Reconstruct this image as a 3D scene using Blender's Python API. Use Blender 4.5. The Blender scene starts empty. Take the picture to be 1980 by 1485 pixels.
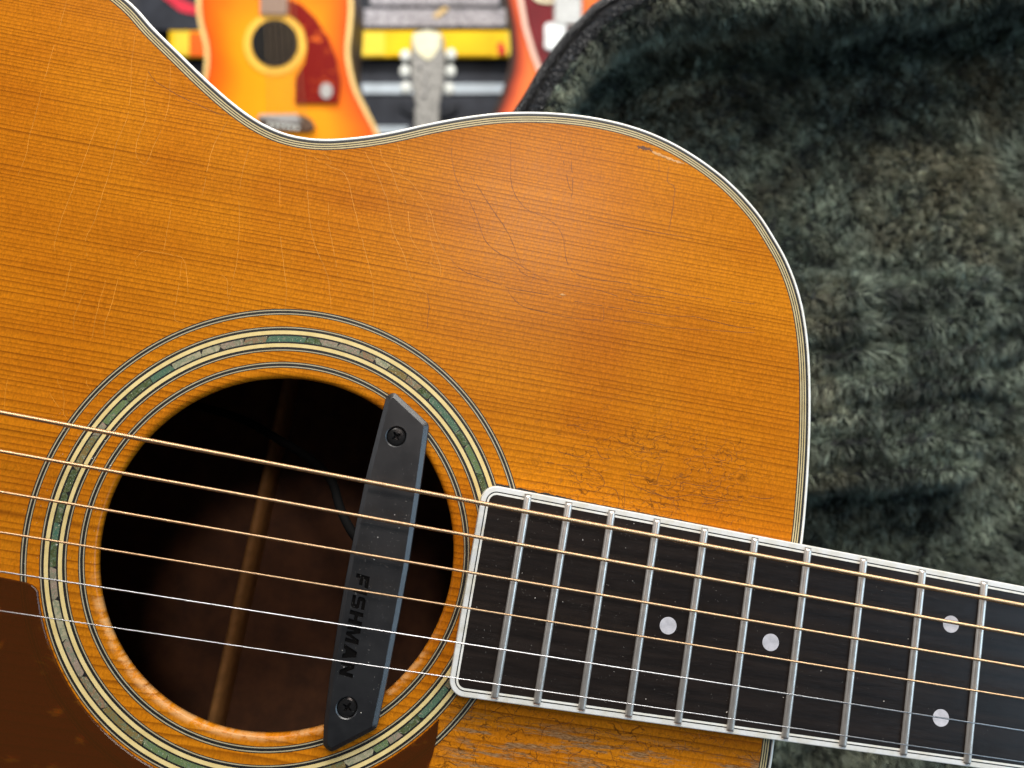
import bpy, bmesh, math, random
import numpy as np
from mathutils import Matrix, Vector

# ------------------------------------------------------------------ scene, camera, light
scene = bpy.context.scene
col = scene.collection
random.seed(7)
rng = np.random.default_rng(7)

cam_d = bpy.data.cameras.new("camera")
cam = bpy.data.objects.new("camera", cam_d)
col.objects.link(cam)
cam.location = (0.0, 0.0, 1.0)
cam.rotation_euler = (math.radians(90), 0, 0)
cam_d.sensor_width = 36.0
cam_d.lens = 1499.37 / 1980.0 * 36.0
cam_d.clip_start = 0.01
cam_d.clip_end = 50.0
cam_d.dof.use_dof = True
cam_d.dof.focus_distance = 0.228
cam_d.dof.aperture_fstop = 9.5
scene.camera = cam

world = bpy.data.worlds.new("World")
scene.world = world
world.use_nodes = True
wn = world.node_tree.nodes
wn["Background"].inputs[0].default_value = (0.80, 0.88, 1.0, 1)
wn["Background"].inputs[1].default_value = 0.06


def area(name, loc, target, size, size_y, power, color, spread=180):
    d = bpy.data.lights.new(name, 'AREA')
    d.shape = 'RECTANGLE'
    d.size, d.size_y = size, size_y
    d.energy = power
    d.color = color
    d.spread = math.radians(spread)
    o = bpy.data.objects.new(name, d)
    col.objects.link(o)
    o.location = loc
    o.rotation_euler = (Vector(target) - Vector(loc)).to_track_quat('-Z', 'Y').to_euler()
    return o


area("ceiling_light", (0.22, -0.30, 2.2), (0.0, 0.25, 1.0), 1.6, 0.55, 38.0, (1.0, 0.96, 0.90))
area("shop_window", (1.48, -0.50, 0.90), (0.0, 0.25, 0.97), 0.62, 1.4, 20.0, (0.55, 0.78, 1.0))
area("left_shop_light", (-1.6, -0.45, 1.45), (0.0, 0.25, 1.0), 0.8, 0.7, 3.5, (0.92, 0.95, 1.0))
area("ceiling_spot", (0.23, -1.12, 1.70), (0.0, 0.25, 1.05), 0.26, 0.26, 4.8, (1.0, 0.84, 0.76))
area("shop_light", (-0.45, 0.80, 2.95), (-0.45, 1.75, 1.45), 1.6, 0.5, 44.0, (1.0, 0.97, 0.92))

scene.cycles.max_bounces = 6
scene.cycles.diffuse_bounces = 3
scene.cycles.glossy_bounces = 3
scene.cycles.transparent_max_bounces = 6
scene.cycles.use_adaptive_sampling = True
scene.cycles.adaptive_threshold = 0.02
scene.view_settings.view_transform = 'Standard'
scene.view_settings.look = 'None'
scene.view_settings.exposure = 0.0
scene.view_settings.gamma = 1.0
scene.view_settings.use_curve_mapping = False

# ------------------------------------------------------------------ helpers
MM = 0.001


def tag(o, label=None, cat=None, group=None, kind=None):
    if label: o["label"] = label
    if cat: o["category"] = cat
    if group: o["group"] = group
    if kind: o["kind"] = kind
    return o


def link(o, parent=None):
    col.objects.link(o)
    if parent is not None:
        o.parent = parent
    return o


def empty(name, matrix=None, loc=None):
    o = bpy.data.objects.new(name, None)
    o.empty_display_size = 0.02
    col.objects.link(o)
    if matrix is not None: o.matrix_world = matrix
    if loc is not None: o.location = loc
    return o


def make_mesh(name, verts, faces, mat=None, smooth=False):
    me = bpy.data.meshes.new(name)
    me.from_pydata([tuple(v) for v in verts], [], [tuple(f) for f in faces])
    me.validate()
    if smooth:
        me.polygons.foreach_set("use_smooth", [True] * len(me.polygons))
    if mat: me.materials.append(mat)
    me.update()
    return me


def part(name, verts, faces, mat, parent=None, smooth=False):
    return link(bpy.data.objects.new(name, make_mesh(name, verts, faces, mat, smooth)), parent)


def bm_part(name, bm, mat, parent=None, smooth=False):
    bmesh.ops.recalc_face_normals(bm, faces=bm.faces)
    me = bpy.data.meshes.new(name)
    bm.to_mesh(me); bm.free()
    if smooth:
        me.polygons.foreach_set("use_smooth", [True] * len(me.polygons))
    me.materials.append(mat)
    return link(bpy.data.objects.new(name, me), parent)


def strip(rows, closed=True):
    """rows: list of equally long vertex loops; returns verts, faces of the skin between them"""
    n = len(rows[0])
    V = [p for r in rows for p in r]
    F = []
    m = n if closed else n - 1
    for k in range(len(rows) - 1):
        for i in range(m):
            j = (i + 1) % n
            F.append((k * n + i, k * n + j, (k + 1) * n + j, (k + 1) * n + i))
    return V, F


def catmull(P, per=8, closed=False):
    P = [np.array(p, float) for p in P]
    out = []
    n = len(P)
    rngi = range(n) if closed else range(n - 1)
    for i in rngi:
        if closed:
            a, b, c, d = P[i - 1], P[i], P[(i + 1) % n], P[(i + 2) % n]
        else:
            a, b, c, d = P[max(i - 1, 0)], P[i], P[i + 1], P[min(i + 2, n - 1)]
        for k in range(per):
            t = k / per
            out.append(0.5 * ((2 * b) + (-a + c) * t + (2 * a - 5 * b + 4 * c - d) * t * t + (-a + 3 * b - 3 * c + d) * t ** 3))
    if not closed: out.append(P[-1])
    return np.array(out)


def resample(P, n, closed=True):
    P = np.array(P, float)
    Q = np.vstack([P, P[:1]]) if closed else P
    s = np.concatenate([[0], np.cumsum(np.linalg.norm(np.diff(Q, axis=0), axis=1))])
    t = np.linspace(0, s[-1], n + 1 if closed else n)
    R = np.stack([np.interp(t, s, Q[:, k]) for k in range(Q.shape[1])], 1)
    return R[:-1] if closed else R


def normals2d(P, closed=True):
    """unit normals to the left of the direction of travel"""
    if closed:
        T = np.roll(P, -1, 0) - np.roll(P, 1, 0)
    else:
        T = np.gradient(P, axis=0)
    T /= np.linalg.norm(T, axis=1)[:, None] + 1e-12
    return np.stack([-T[:, 1], T[:, 0]], 1)


def tube(name, path, radius, mat, parent, seg=10, radii=None):
    P = np.array(path, float)
    T = np.gradient(P, axis=0); T /= np.linalg.norm(T, axis=1)[:, None]
    up = np.array([0, 0, 1.0])
    rows = []
    for k, (p, t) in enumerate(zip(P, T)):
        a = np.cross(t, up)
        if np.linalg.norm(a) < 1e-3: a = np.cross(t, [0, 1.0, 0])
        a /= np.linalg.norm(a); b = np.cross(a, t)
        r = radius if radii is None else radii[k]
        rows.append([p + r * (math.cos(x) * a + math.sin(x) * b) for x in np.linspace(0, 2 * math.pi, seg, endpoint=False)])
    V, F = strip(rows)
    n = len(V)
    F.append(tuple(range(seg - 1, -1, -1))); F.append(tuple(range(n - seg, n)))
    return part(name, V, F, mat, parent, True)


def ring(name, r0, r1, z, c, mat, parent, n=360, thick=0.12, a0=0.0, a1=2 * math.pi):
    """flat annulus (or a sector) with a small thickness, mm -> m"""
    full = abs(a1 - a0 - 2 * math.pi) < 1e-6
    th = np.linspace(a0, a1, n, endpoint=not full)
    def loop(r, zz): return [((c[0] + r * math.cos(t)) * MM, (c[1] + r * math.sin(t)) * MM, zz * MM) for t in th]
    V, F = strip([loop(r1, z - thick), loop(r1, z), loop(r0, z), loop(r0, z - thick)], closed=full)
    return part(name, V, F, mat, parent)


def prism(name, poly, z0, z1, mat, parent, bevel=0.0, bev_z=None, axis='z'):
    """polygon (list of 2d points, m) extruded from z0 to z1; bevel insets the z1 face"""
    bm = bmesh.new()
    P = np.array(poly, float)
    if (np.roll(P, -1, 0)[:, 1] * P[:, 0] - P[:, 1] * np.roll(P, -1, 0)[:, 0]).sum() < 0: P = P[::-1]
    rows = [(P, z0)]
    if bevel > 0:
        rows.append((P, z1 - (bev_z or bevel)))
        rows.append((P + normals2d(P) * bevel, z1))
    else:
        rows.append((P, z1))
    loops = []
    for Q, z in rows:
        loops.append([bm.verts.new((x, y, z) if axis == 'z' else (x, z, y)) for x, y in Q])
    n = len(P)
    for a, b in zip(loops[:-1], loops[1:]):
        for i in range(n):
            bm.faces.new((a[i], a[(i + 1) % n], b[(i + 1) % n], b[i]))
    bm.faces.new(loops[0][::-1]); bm.faces.new(loops[-1])
    return bm_part(name, bm, mat, parent)


def box(name, lo, hi, mat, parent, bevel=0.0):
    bm = bmesh.new()
    bmesh.ops.create_cube(bm, size=1)
    for v in bm.verts:
        v.co = Vector([(lo[k] + hi[k]) / 2 + v.co[k] * (hi[k] - lo[k]) for k in range(3)])
    if bevel > 0:
        bmesh.ops.bevel(bm, geom=bm.edges[:], offset=bevel, segments=2, affect='EDGES')
    return bm_part(name, bm, mat, parent)


# ------------------------------------------------------------------ node helpers
class NT:
    def __init__(self, name):
        self.mat = bpy.data.materials.new(name)
        self.mat.use_nodes = True
        self.t = self.mat.node_tree
        self.n = self.t.nodes
        self.bsdf = self.n["Principled BSDF"]

    def link(self, a, b): self.t.links.new(a, b)

    def put(self, sock, v):
        if isinstance(v, bpy.types.NodeSocket): self.link(v, sock)
        elif v is not None:
            if hasattr(sock, "default_value"):
                try: sock.default_value = v
                except TypeError: sock.default_value = (*v, 1)
                except ValueError: sock.default_value = (*v, 1)

    def set(self, **kw):
        for k, v in kw.items():
            self.put(self.bsdf.inputs[k.replace('_', ' ')], v)
        return self

    def m(self, op, a, b=None, c=None, clamp=False):
        nd = self.n.new("ShaderNodeMath"); nd.operation = op; nd.use_clamp = clamp
        for s, v in zip(nd.inputs, (a, b, c)): self.put(s, v)
        return nd.outputs[0]

    def coord(self, scale=1000.0):
        tc = self.n.new("ShaderNodeTexCoord")
        mp = self.n.new("ShaderNodeVectorMath"); mp.operation = 'SCALE'
        self.link(tc.outputs["Object"], mp.inputs[0]); mp.inputs[3].default_value = scale
        return mp.outputs[0]

    def sep(self, v):
        s = self.n.new("ShaderNodeSeparateXYZ"); self.link(v, s.inputs[0]); return s.outputs

    def comb(self, x, y, z=0.0):
        s = self.n.new("ShaderNodeCombineXYZ")
        for k, v in enumerate((x, y, z)): self.put(s.inputs[k], v)
        return s.outputs[0]

    def noise(self, vec, scale=1.0, detail=2.0, rough=0.5, dist=0.0, color=False):
        nd = self.n.new("ShaderNodeTexNoise")
        self.link(vec, nd.inputs["Vector"])
        nd.inputs["Scale"].default_value = scale; nd.inputs["Detail"].default_value = detail
        nd.inputs["Roughness"].default_value = rough; nd.inputs["Distortion"].default_value = dist
        return nd.outputs[1 if color else 0]

    def voronoi(self, vec, scale=1.0, feature='F1', out="Distance", rand=1.0):
        nd = self.n.new("ShaderNodeTexVoronoi"); nd.feature = feature
        self.link(vec, nd.inputs["Vector"]); nd.inputs["Scale"].default_value = scale
        nd.inputs["Randomness"].default_value = rand
        return nd.outputs[out]

    def ramp(self, fac, stops, interp='LINEAR'):
        nd = self.n.new("ShaderNodeValToRGB"); nd.color_ramp.interpolation = interp
        el = nd.color_ramp.elements
        while len(el) < len(stops): el.new(0.5)
        for e, (p, c) in zip(el, stops):
            e.position = p
            e.color = (*c, 1) if not isinstance(c, (int, float)) else (c, c, c, 1)
        self.put(nd.inputs[0], fac)
        return nd.outputs[0]

    def smooth(self, v, a, b, lo=0.0, hi=1.0):
        nd = self.n.new("ShaderNodeMapRange"); nd.interpolation_type = 'SMOOTHSTEP'
        self.put(nd.inputs[0], v)
        for k, x in enumerate((a, b, lo, hi)): nd.inputs[k + 1].default_value = x
        return nd.outputs[0]

    def mix(self, fac, a, b, blend='MIX'):
        nd = self.n.new("ShaderNodeMix"); nd.data_type = 'RGBA'; nd.blend_type = blend
        self.put(nd.inputs[0], fac)
        for s, v in ((nd.inputs[6], a), (nd.inputs[7], b)):
            if isinstance(v, bpy.types.NodeSocket): self.link(v, s)
            else: s.default_value = (*v, 1) if not isinstance(v, (int, float)) else (v, v, v, 1)
        return nd.outputs[2]

    def bump(self, h, dist=0.1 * MM, strength=1.0, nrm=None):
        nd = self.n.new("ShaderNodeBump")
        nd.inputs["Strength"].default_value = strength
        nd.inputs["Distance"].default_value = dist
        self.link(h, nd.inputs["Height"])
        if nrm is not None: self.link(nrm, nd.inputs["Normal"])
        self.link(nd.outputs[0], self.bsdf.inputs["Normal"])
        return nd.outputs[0]

    def info(self, out="Random"):
        return self.n.new("ShaderNodeObjectInfo").outputs[out]


def plain(name, color, rough=0.5, metal=0.0, var=0.12, scale=0.3, bump=0.0, spec=0.5, coat=0.0):
    t = NT(name)
    c = t.coord()
    n = t.noise(c, scale, 4, 0.6)
    colr = t.mix(t.smooth(n, 0.25, 0.75), tuple(x * (1 - var) for x in color), tuple(min(1, x * (1 + var)) for x in color))
    t.set(Base_Color=colr, Roughness=rough, Metallic=metal)
    t.bsdf.inputs["Specular IOR Level"].default_value = spec
    t.bsdf.inputs["Coat Weight"].default_value = coat
    if bump > 0: t.bump(n, bump * MM)
    return t.mat

# ------------------------------------------------------------------ materials
def spruce():
    t = NT("aged_spruce_top")
    c = t.coord(1000.0)
    u, v, z = t.sep(c)
    wander = t.noise(t.comb(t.m('MULTIPLY', u, 0.006), t.m('MULTIPLY', v, 0.03)), 1.0, 1)
    irr = t.noise(t.comb(t.m('MULTIPLY', u, 0.0004), t.m('MULTIPLY', v, 0.16)), 1.0, 2)
    jit = t.noise(t.comb(t.m('MULTIPLY', u, 0.09), t.m('MULTIPLY', v, 0.5)), 1.0, 0)
    ph = t.m('ADD', t.m('MULTIPLY', v, 0.50), t.m('MULTIPLY', t.m('MULTIPLY', v, v), 0.0013))
    ph = t.m('ADD', ph, t.m('MULTIPLY', wander, 1.5))
    ph = t.m('ADD', ph, t.m('MULTIPLY', irr, 2.6))
    ph = t.m('ADD', ph, t.m('MULTIPLY', jit, 0.11))
    fr = t.m('FRACT', ph)
    line = t.m('MULTIPLY', t.m('POWER', fr, 2.5), t.smooth(fr, 1.0, 0.90))
    gstr = t.smooth(t.noise(t.comb(t.m('MULTIPLY', u, 0.006), t.m('MULTIPLY', v, 0.35)), 1.0, 2), 0.25, 0.75, 0.45, 1.0)
    line = t.m('MULTIPLY', line, gstr)
    # big tone drifts and the shimmer across the grain
    tone = t.noise(t.comb(t.m('MULTIPLY', u, 0.011), t.m('MULTIPLY', v, 0.045)), 1.0, 3)
    silk = t.noise(t.comb(t.m('MULTIPLY', u, 0.8), t.m('MULTIPLY', v, 0.22)), 1.0, 2, 0.5)
    silk2 = t.noise(t.comb(t.m('MULTIPLY', u, 1.7), t.m('MULTIPLY', v, 1.0)), 1.0, 2, 0.6)
    flame = t.noise(t.comb(t.m('MULTIPLY', u, 0.035), t.m('MULTIPLY', v, 0.012)), 1.0, 2)
    base = t.mix(t.smooth(tone, 0.28, 0.72), (0.42, 0.118, 0.0033), (0.53, 0.168, 0.0046))
    base = t.mix(t.smooth(flame, 0.3, 0.7, 0.0, 0.30), base, (0.56, 0.205, 0.0075))
    # thin deep streaks of the grain, wider than one ring
    sk = t.m('ADD', t.m('MULTIPLY', t.m('SUBTRACT', silk, 0.5), 0.40), t.m('MULTIPLY', t.m('SUBTRACT', silk2, 0.5), 1.05))
    base = t.mix(1.0, base, t.ramp(t.m('ADD', sk, 0.5), [(0.12, 0.66), (0.5, 1.02), (0.88, 1.38)]), 'MULTIPLY')
    colr = t.mix(t.m('MULTIPLY', line, 1.0), base, (0.125, 0.028, 0.0018))
    # lacquer crazing near the fingerboard
    wu = t.m('ADD', u, t.m('MULTIPLY', t.noise(t.comb(t.m('MULTIPLY', u, 0.25), t.m('MULTIPLY', v, 0.25)), 1.0, 3), 7.0))
    wv = t.m('ADD', v, t.m('MULTIPLY', t.noise(t.comb(t.m('MULTIPLY', u, 0.22), t.m('MULTIPLY', v, 0.22), 9.0), 1.0, 3), 6.0))
    cell = t.voronoi(t.comb(t.m('MULTIPLY', wu, 0.22), t.m('MULTIPLY', wv, 0.55)), 1.0, 'DISTANCE_TO_EDGE')
    crack = t.smooth(cell, 0.0, 0.042, 1.0, 0.0)
    cu = t.m('MULTIPLY', t.smooth(u, 188, 225), t.smooth(u, 284, 262))
    cv = t.m('MULTIPLY', t.smooth(v, 74, 42), t.smooth(v, 20, 30))
    up = t.m('MULTIPLY', cu, cv)
    low = t.m('MULTIPLY', t.smooth(v, -27, -33), t.smooth(u, 180, 196))
    reg = t.m('MAXIMUM', t.m('MULTIPLY', up, 0.9), low)
    patch = t.smooth(t.noise(t.comb(t.m('MULTIPLY', u, 0.06), t.m('MULTIPLY', v, 0.09)), 1.0, 4, 0.65), 0.39, 0.54)
    crack = t.m('MULTIPLY', t.m('MULTIPLY', crack, reg), patch)
    colr = t.mix(t.m('MULTIPLY', crack, 0.8), colr, (0.055, 0.018, 0.004))
    # bare, weathered wood under the fingerboard edge
    wear = t.noise(t.comb(t.m('MULTIPLY', u, 0.055), t.m('MULTIPLY', v, 0.42)), 1.0, 5, 0.68)
    wear = t.m('MULTIPLY', t.smooth(wear, 0.49, 0.57), t.m('MULTIPLY', t.smooth(v, -33, -38), t.smooth(u, 188, 200)))
    fine = t.noise(t.comb(t.m('MULTIPLY', u, 0.5), t.m('MULTIPLY', v, 3.0)), 1.0, 3, 0.7)
    colr = t.mix(t.m('MULTIPLY', wear, 0.85), colr, t.mix(t.smooth(fine, 0.35, 0.65), (0.10, 0.045, 0.014), (0.33, 0.20, 0.095)))
    # brown spots where the lacquer has gone above the fingerboard
    spot = t.noise(t.comb(t.m('MULTIPLY', u, 0.11), t.m('MULTIPLY', v, 0.13), 3.0), 1.0, 4, 0.7)
    spot = t.m('MULTIPLY', t.smooth(spot, 0.63, 0.70), up)
    colr = t.mix(t.m('MULTIPLY', spot, 0.6), colr, (0.16, 0.062, 0.018))
    # the lip of the soundhole, rubbed pale by the pick
    du, dv = t.m('SUBTRACT', u, 134.6), t.m('SUBTRACT', v, 0.64)
    rr_ = t.m('SQRT', t.m('ADD', t.m('MULTIPLY', du, du), t.m('MULTIPLY', dv, dv)))
    rub = t.noise(t.comb(t.m('MULTIPLY', u, 0.20), t.m('MULTIPLY', v, 0.30), 5.0), 1.0, 4, 0.7)
    rub = t.m('MULTIPLY', t.m('MULTIPLY', t.smooth(rr_, 53.2, 51.6), t.smooth(v, -8, -26)), t.smooth(rub, 0.42, 0.58))
    colr = t.mix(t.m('MULTIPLY', rub, 0.65), colr, (0.60, 0.32, 0.12))
    rough = t.m('ADD', t.m('MULTIPLY', wear, 0.3), t.m('ADD', 0.24, t.m('MULTIPLY', silk, 0.10)))
    t.set(Base_Color=colr, Roughness=rough)
    t.bsdf.inputs["Specular IOR Level"].default_value = 0.17
    h = t.m('SUBTRACT', t.m('MULTIPLY', sk, 0.55), t.m('MULTIPLY', line, 0.55))
    h = t.m('SUBTRACT', h, t.m('MULTIPLY', crack, 1.6))
    h = t.m('SUBTRACT', h, t.m('MULTIPLY', wear, 1.0))
    t.bump(h, 0.035 * MM, 0.6)
    return t.mat


def ebony():
    t = NT("ebony_board")
    c = t.coord(1000.0)
    u, v, z = t.sep(c)
    a = t.noise(t.comb(t.m('MULTIPLY', u, 0.03), t.m('MULTIPLY', v, 0.5)), 1.0, 4, 0.6)
    b = t.noise(t.comb(t.m('MULTIPLY', u, 0.25), t.m('MULTIPLY', v, 4.0)), 1.0, 3, 0.65)
    colr = t.mix(t.smooth(a, 0.3, 0.7), (0.0075, 0.0052, 0.0042), (0.0160, 0.0108, 0.0084))
    colr = t.mix(t.smooth(b, 0.62, 0.75, 0, 0.35), colr, (0.05, 0.042, 0.036))
    t.set(Base_Color=colr, Roughness=t.smooth(b, 0.3, 0.7, 0.30, 0.40))
    t.bsdf.inputs["Specular IOR Level"].default_value = 0.33
    t.bump(b, 0.05 * MM, 0.4)
    return t.mat


def abalone():
    t = NT("abalone_shell")
    c = t.coord(1000.0)
    r = t.info()
    off = t.comb(t.m('MULTIPLY', r, 137.0), t.m('MULTIPLY', r, 71.0), t.m('MULTIPLY', r, 29.0))
    ad = t.n.new("ShaderNodeVectorMath"); ad.operation = 'ADD'
    t.link(c, ad.inputs[0]); t.link(off, ad.inputs[1])
    w = ad.outputs[0]
    n = t.noise(w, 0.42, 5, 0.65, 1.6)
    hue = t.ramp(r, [(0.0, (0.22, 0.15, 0.05)), (0.16, (0.34, 0.25, 0.19)), (0.32, (0.055, 0.15, 0.105)), (0.46, (0.44, 0.39, 0.25)),
                     (0.60, (0.050, 0.080, 0.028)), (0.72, (0.13, 0.20, 0.075)), (0.86, (0.28, 0.17, 0.10))], 'CONSTANT')
    other = t.ramp(n, [(0.30, (0.035, 0.030, 0.010)), (0.45, (0.19, 0.15, 0.06)), (0.56, (0.09, 0.17, 0.10)), (0.70, (0.42, 0.30, 0.20))])
    colr = t.mix(t.smooth(n, 0.38, 0.62, 0.1, 0.75), hue, other)
    st = t.noise(w, 1.7, 3, 0.6, 2.5)
    colr = t.mix(t.smooth(st, 0.62, 0.70, 0, 0.85), colr, (0.85, 0.78, 0.58))
    t.set(Base_Color=colr, Roughness=0.18, Metallic=0.1)
    t.bsdf.inputs["Coat Weight"].default_value = 0.4
    t.bump(st, 0.06 * MM, 0.5)
    return t.mat


def ivoroid(name, color, rough=0.4):
    t = NT(name)
    c = t.coord(1000.0)
    a = t.noise(c, 0.25, 4, 0.6)
    b = t.noise(c, 2.2, 3, 0.7)
    k = t.mix(t.smooth(a, 0.3, 0.75), color, tuple(x * y for x, y in zip(color, (0.86, 0.82, 0.72))))
    k = t.mix(t.smooth(b, 0.66, 0.80, 0, 0.35), k, (0.16, 0.12, 0.07))
    t.set(Base_Color=k, Roughness=rough)
    t.bump(b, 0.02 * MM, 0.4)
    return t.mat


def tortoise(name, tint_a, tint_b, scale, opac):
    t = NT(name)
    c = t.coord(1000.0)
    u, v, z = t.sep(c)
    q = t.comb(t.m('MULTIPLY', u, scale), t.m('MULTIPLY', t.m('ADD', v, z), scale * 1.9), 0.0)
    n = t.noise(q, 1.0, 4, 0.55, 0.8)
    k = t.smooth(n, 0.58, 0.70)
    colr = t.mix(k, tint_a, tint_b)
    t.set(Base_Color=colr, Roughness=0.12)
    if opac < 1:
        tr = t.n.new("ShaderNodeBsdfTransparent")
        t.put(tr.inputs[0], t.mix(k, (0.50, 0.24, 0.10), (0.92, 0.70, 0.35)))
        mx = t.n.new("ShaderNodeMixShader")
        t.put(mx.inputs[0], t.m('SUBTRACT', opac, t.m('MULTIPLY', k, 0.22)))
        t.link(tr.outputs[0], mx.inputs[1]); t.link(t.bsdf.outputs[0], mx.inputs[2])
        t.link(mx.outputs[0], t.n["Material Output"].inputs[0])
    return t.mat


def plastic_matte():
    t = NT("matte_black_plastic")
    c = t.coord(1000.0)
    n = t.noise(c, 6.0, 3, 0.6)
    a = t.noise(c, 0.12, 4, 0.6)
    t.set(Base_Color=t.mix(t.smooth(a, 0.3, 0.7), (0.0060, 0.0062, 0.0070), (0.0090, 0.0092, 0.0100)), Roughness=t.smooth(a, 0.3, 0.7, 0.35, 0.42))
    t.bsdf.inputs['Specular IOR Level'].default_value = 0.8
    t.bump(n, 0.03 * MM, 0.4)
    return t.mat


def leather():
    t = NT("crinkled_black_leatherette")
    c = t.coord(1000.0)
    n = t.noise(c, 0.5, 4, 0.65, 1.2)
    w = t.voronoi(c, 0.55, 'DISTANCE_TO_EDGE')
    t.set(Base_Color=(0.011, 0.011, 0.0125), Roughness=0.30)
    t.bump(t.m('ADD', t.smooth(w, 0.0, 0.25), n), 2.2 * MM, 1.0)
    return t.mat


def fur_mat(name, mul=1.0):
    t = NT(name)
    c = t.coord(1000.0)
    a = t.noise(c, 0.011, 3, 0.6)
    b = t.noise(c, 0.05, 3, 0.6)
    geo = t.n.new("ShaderNodeNewGeometry")
    r = geo.outputs["Random Per Island"]
    dark, green, warm = [tuple(x * mul for x in k) for k in ((0.024, 0.032, 0.026), (0.195, 0.236, 0.182), (0.245, 0.224, 0.142))]
    k = t.mix(t.smooth(b, 0.3, 0.7), dark, green)
    k = t.mix(t.smooth(a, 0.50, 0.68, 0, 0.6), k, warm)
    k = t.mix(1.0, k, t.ramp(r, [(0.0, 0.45), (0.6, 1.0), (0.93, 1.7), (1.0, 3.4)]), 'MULTIPLY')
    t.set(Base_Color=k, Roughness=0.55)
    t.bsdf.inputs["Specular IOR Level"].default_value = 0.35
    return t.mat


M = dict(
    spruce=spruce(), ebony=ebony(), abalone=abalone(),
    black=plain("black_fibre_line", (0.010, 0.009, 0.008), 0.45, var=0.3, scale=1.5, bump=0.03),
    cream=ivoroid("aged_cream_celluloid", (0.74, 0.58, 0.26)),
    pale=ivoroid("pale_line_celluloid", (0.42, 0.36, 0.235)),
    purf=ivoroid("purfling_cream", (0.56, 0.45, 0.23)),
    white=ivoroid("white_binding", (0.78, 0.77, 0.72), 0.32),
    board_white=ivoroid("worn_white_board_binding", (0.70, 0.70, 0.68), 0.36),
    rosewood=plain("dark_rosewood", (0.055, 0.020, 0.009), 0.5, var=0.45, scale=0.15),
    inner=plain("bare_mahogany_inside", (0.100, 0.037, 0.0125), 0.75, var=0.35, scale=0.1),
    brace=plain("bare_spruce_brace", (0.42, 0.20, 0.06), 0.7, var=0.2, scale=0.2),
    mahogany=plain("mahogany_neck", (0.10, 0.035, 0.014), 0.35, var=0.3, scale=0.2),
    nickel=plain("nickel_silver_fret", (0.56, 0.52, 0.47), 0.36, 0.72, var=0.10, scale=0.9, bump=0.015),
    pearl=plain("pearl_dot", (0.55, 0.53, 0.55), 0.25, var=0.16, scale=0.35),
    bronze=plain("phosphor_bronze_wire", (0.60, 0.39, 0.22), 0.36, 1.0, var=0.08, scale=0.8),
    bronze_core=plain("dark_bronze_groove", (0.30, 0.16, 0.08), 0.42, 1.0, var=0.1, scale=0.8),
    steel=plain("plain_steel_wire", (0.52, 0.53, 0.55), 0.28, 1.0, var=0.05, scale=0.8),
    plastic=plastic_matte(),
    gloss_black=plain("black_recess", (0.0022, 0.0018, 0.0016), 0.5, var=0.3, scale=2.0, bump=0.05, spec=0.12),
    screw=plain("black_oxide_screw", (0.045, 0.043, 0.042), 0.22, 0.8, var=0.3, scale=3.0, bump=0.02),
    cable=plain("black_cable", (0.004, 0.004, 0.004), 0.8, spec=0.1),
    guard=tortoise("tortoise_pickguard", (0.140, 0.047, 0.0100), (0.46, 0.19, 0.025), 0.070, 0.30),
    check_light=plain("light_lacquer_check", (0.64, 0.25, 0.022), 0.4, scale=0.1, var=0.35),
    check_dark=plain("dark_lacquer_check", (0.12, 0.030, 0.0025), 0.5, scale=0.15, var=0.5),
    scar=plain("torn_bare_wood", (0.55, 0.28, 0.09), 0.6, var=0.35, scale=1.2, bump=0.2),
    dust=plain("pale_dust", (0.62, 0.58, 0.52), 0.8),
    leather=leather(), lining=plain("plush_backing", (0.010, 0.012, 0.012), 0.9, var=0.4, scale=0.05),
    fur=fur_mat("olive_plush_pile"),
)

# ------------------------------------------------------------------ the guitar in front
# guitar space, mm: x along the neck from the saddle, y to the bass side, z out of the top
G = Matrix(((0.983642, 0.168252, 0.064336, -0.200471),
            (0.044933, 0.116691, -0.992151, 0.218382),
            (-0.174439, 0.978813, 0.107222, 0.974139),
            (0, 0, 0, 1)))
C0 = (134.6, 0.64)      # soundhole centre
BASS = [(56.24, 157.77), (66.0, 150.4), (75.8, 143.6), (85.3, 137.1), (94.3, 131.6), (102.55, 127.6), (110.24, 125.4),
        (117.58, 125.0), (125.06, 126.0), (133.5, 128.4), (140.66, 131.0), (146.82, 133.66), (152.92, 136.5),
        (160.22, 139.6), (166.78, 142.1), (173.38, 144.3), (180.3, 146.1), (188.35, 147.7), (195.0, 148.6),
        (201.41, 149.15), (207.42, 149.3), (213.64, 149.1), (220.15, 148.4), (225.7, 147.3), (231.5, 145.7),
        (237.4, 143.5), (243.35, 140.8), (249.5, 137.4), (255.92, 132.9), (262.3, 127.3), (268.4, 120.2),
        (272.3, 115.0), (275.96, 108.7), (278.7, 102.6), (280.5, 97.4), (282.2, 91.2), (283.76, 83.8),
        (285.3, 74.03), (286.8, 61.17), (287.8, 48.41), (288.4, 35.72), (288.5, 28.0)]
LOWER = [(-203, 0), (-200, 45), (-190, 92), (-170, 138), (-138, 171), (-98, 188), (-58, 191), (-20, 186), (16, 175.5), (38, 167)]
half = LOWER + BASS
outline = [(x, y) for x, y in half] + [(288.5, 14), (288.5, 0), (288.3, -14)] + [(x - 0.9 * max(0, (x - 250) / 38), -y) for x, y in half[::-1]][:-1]
OUTL = resample(catmull(outline, 6, True), 720)
area2 = (OUTL[:, 0] * np.roll(OUTL[:, 1], -1) - np.roll(OUTL[:, 0], -1) * OUTL[:, 1]).sum()
if area2 < 0: OUTL = OUTL[::-1]
NIN = normals2d(OUTL)          # inward, because the loop runs counter-clockwise
for _ in range(3): NIN = (NIN + np.roll(NIN, 1, 0) + np.roll(NIN, -1, 0)) / 3
NIN /= np.linalg.norm(NIN, axis=1)[:, None]


def oloop(off, z):
    P = OUTL + NIN * off
    return [(x * MM, y * MM, z * MM) for x, y in P]


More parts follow.
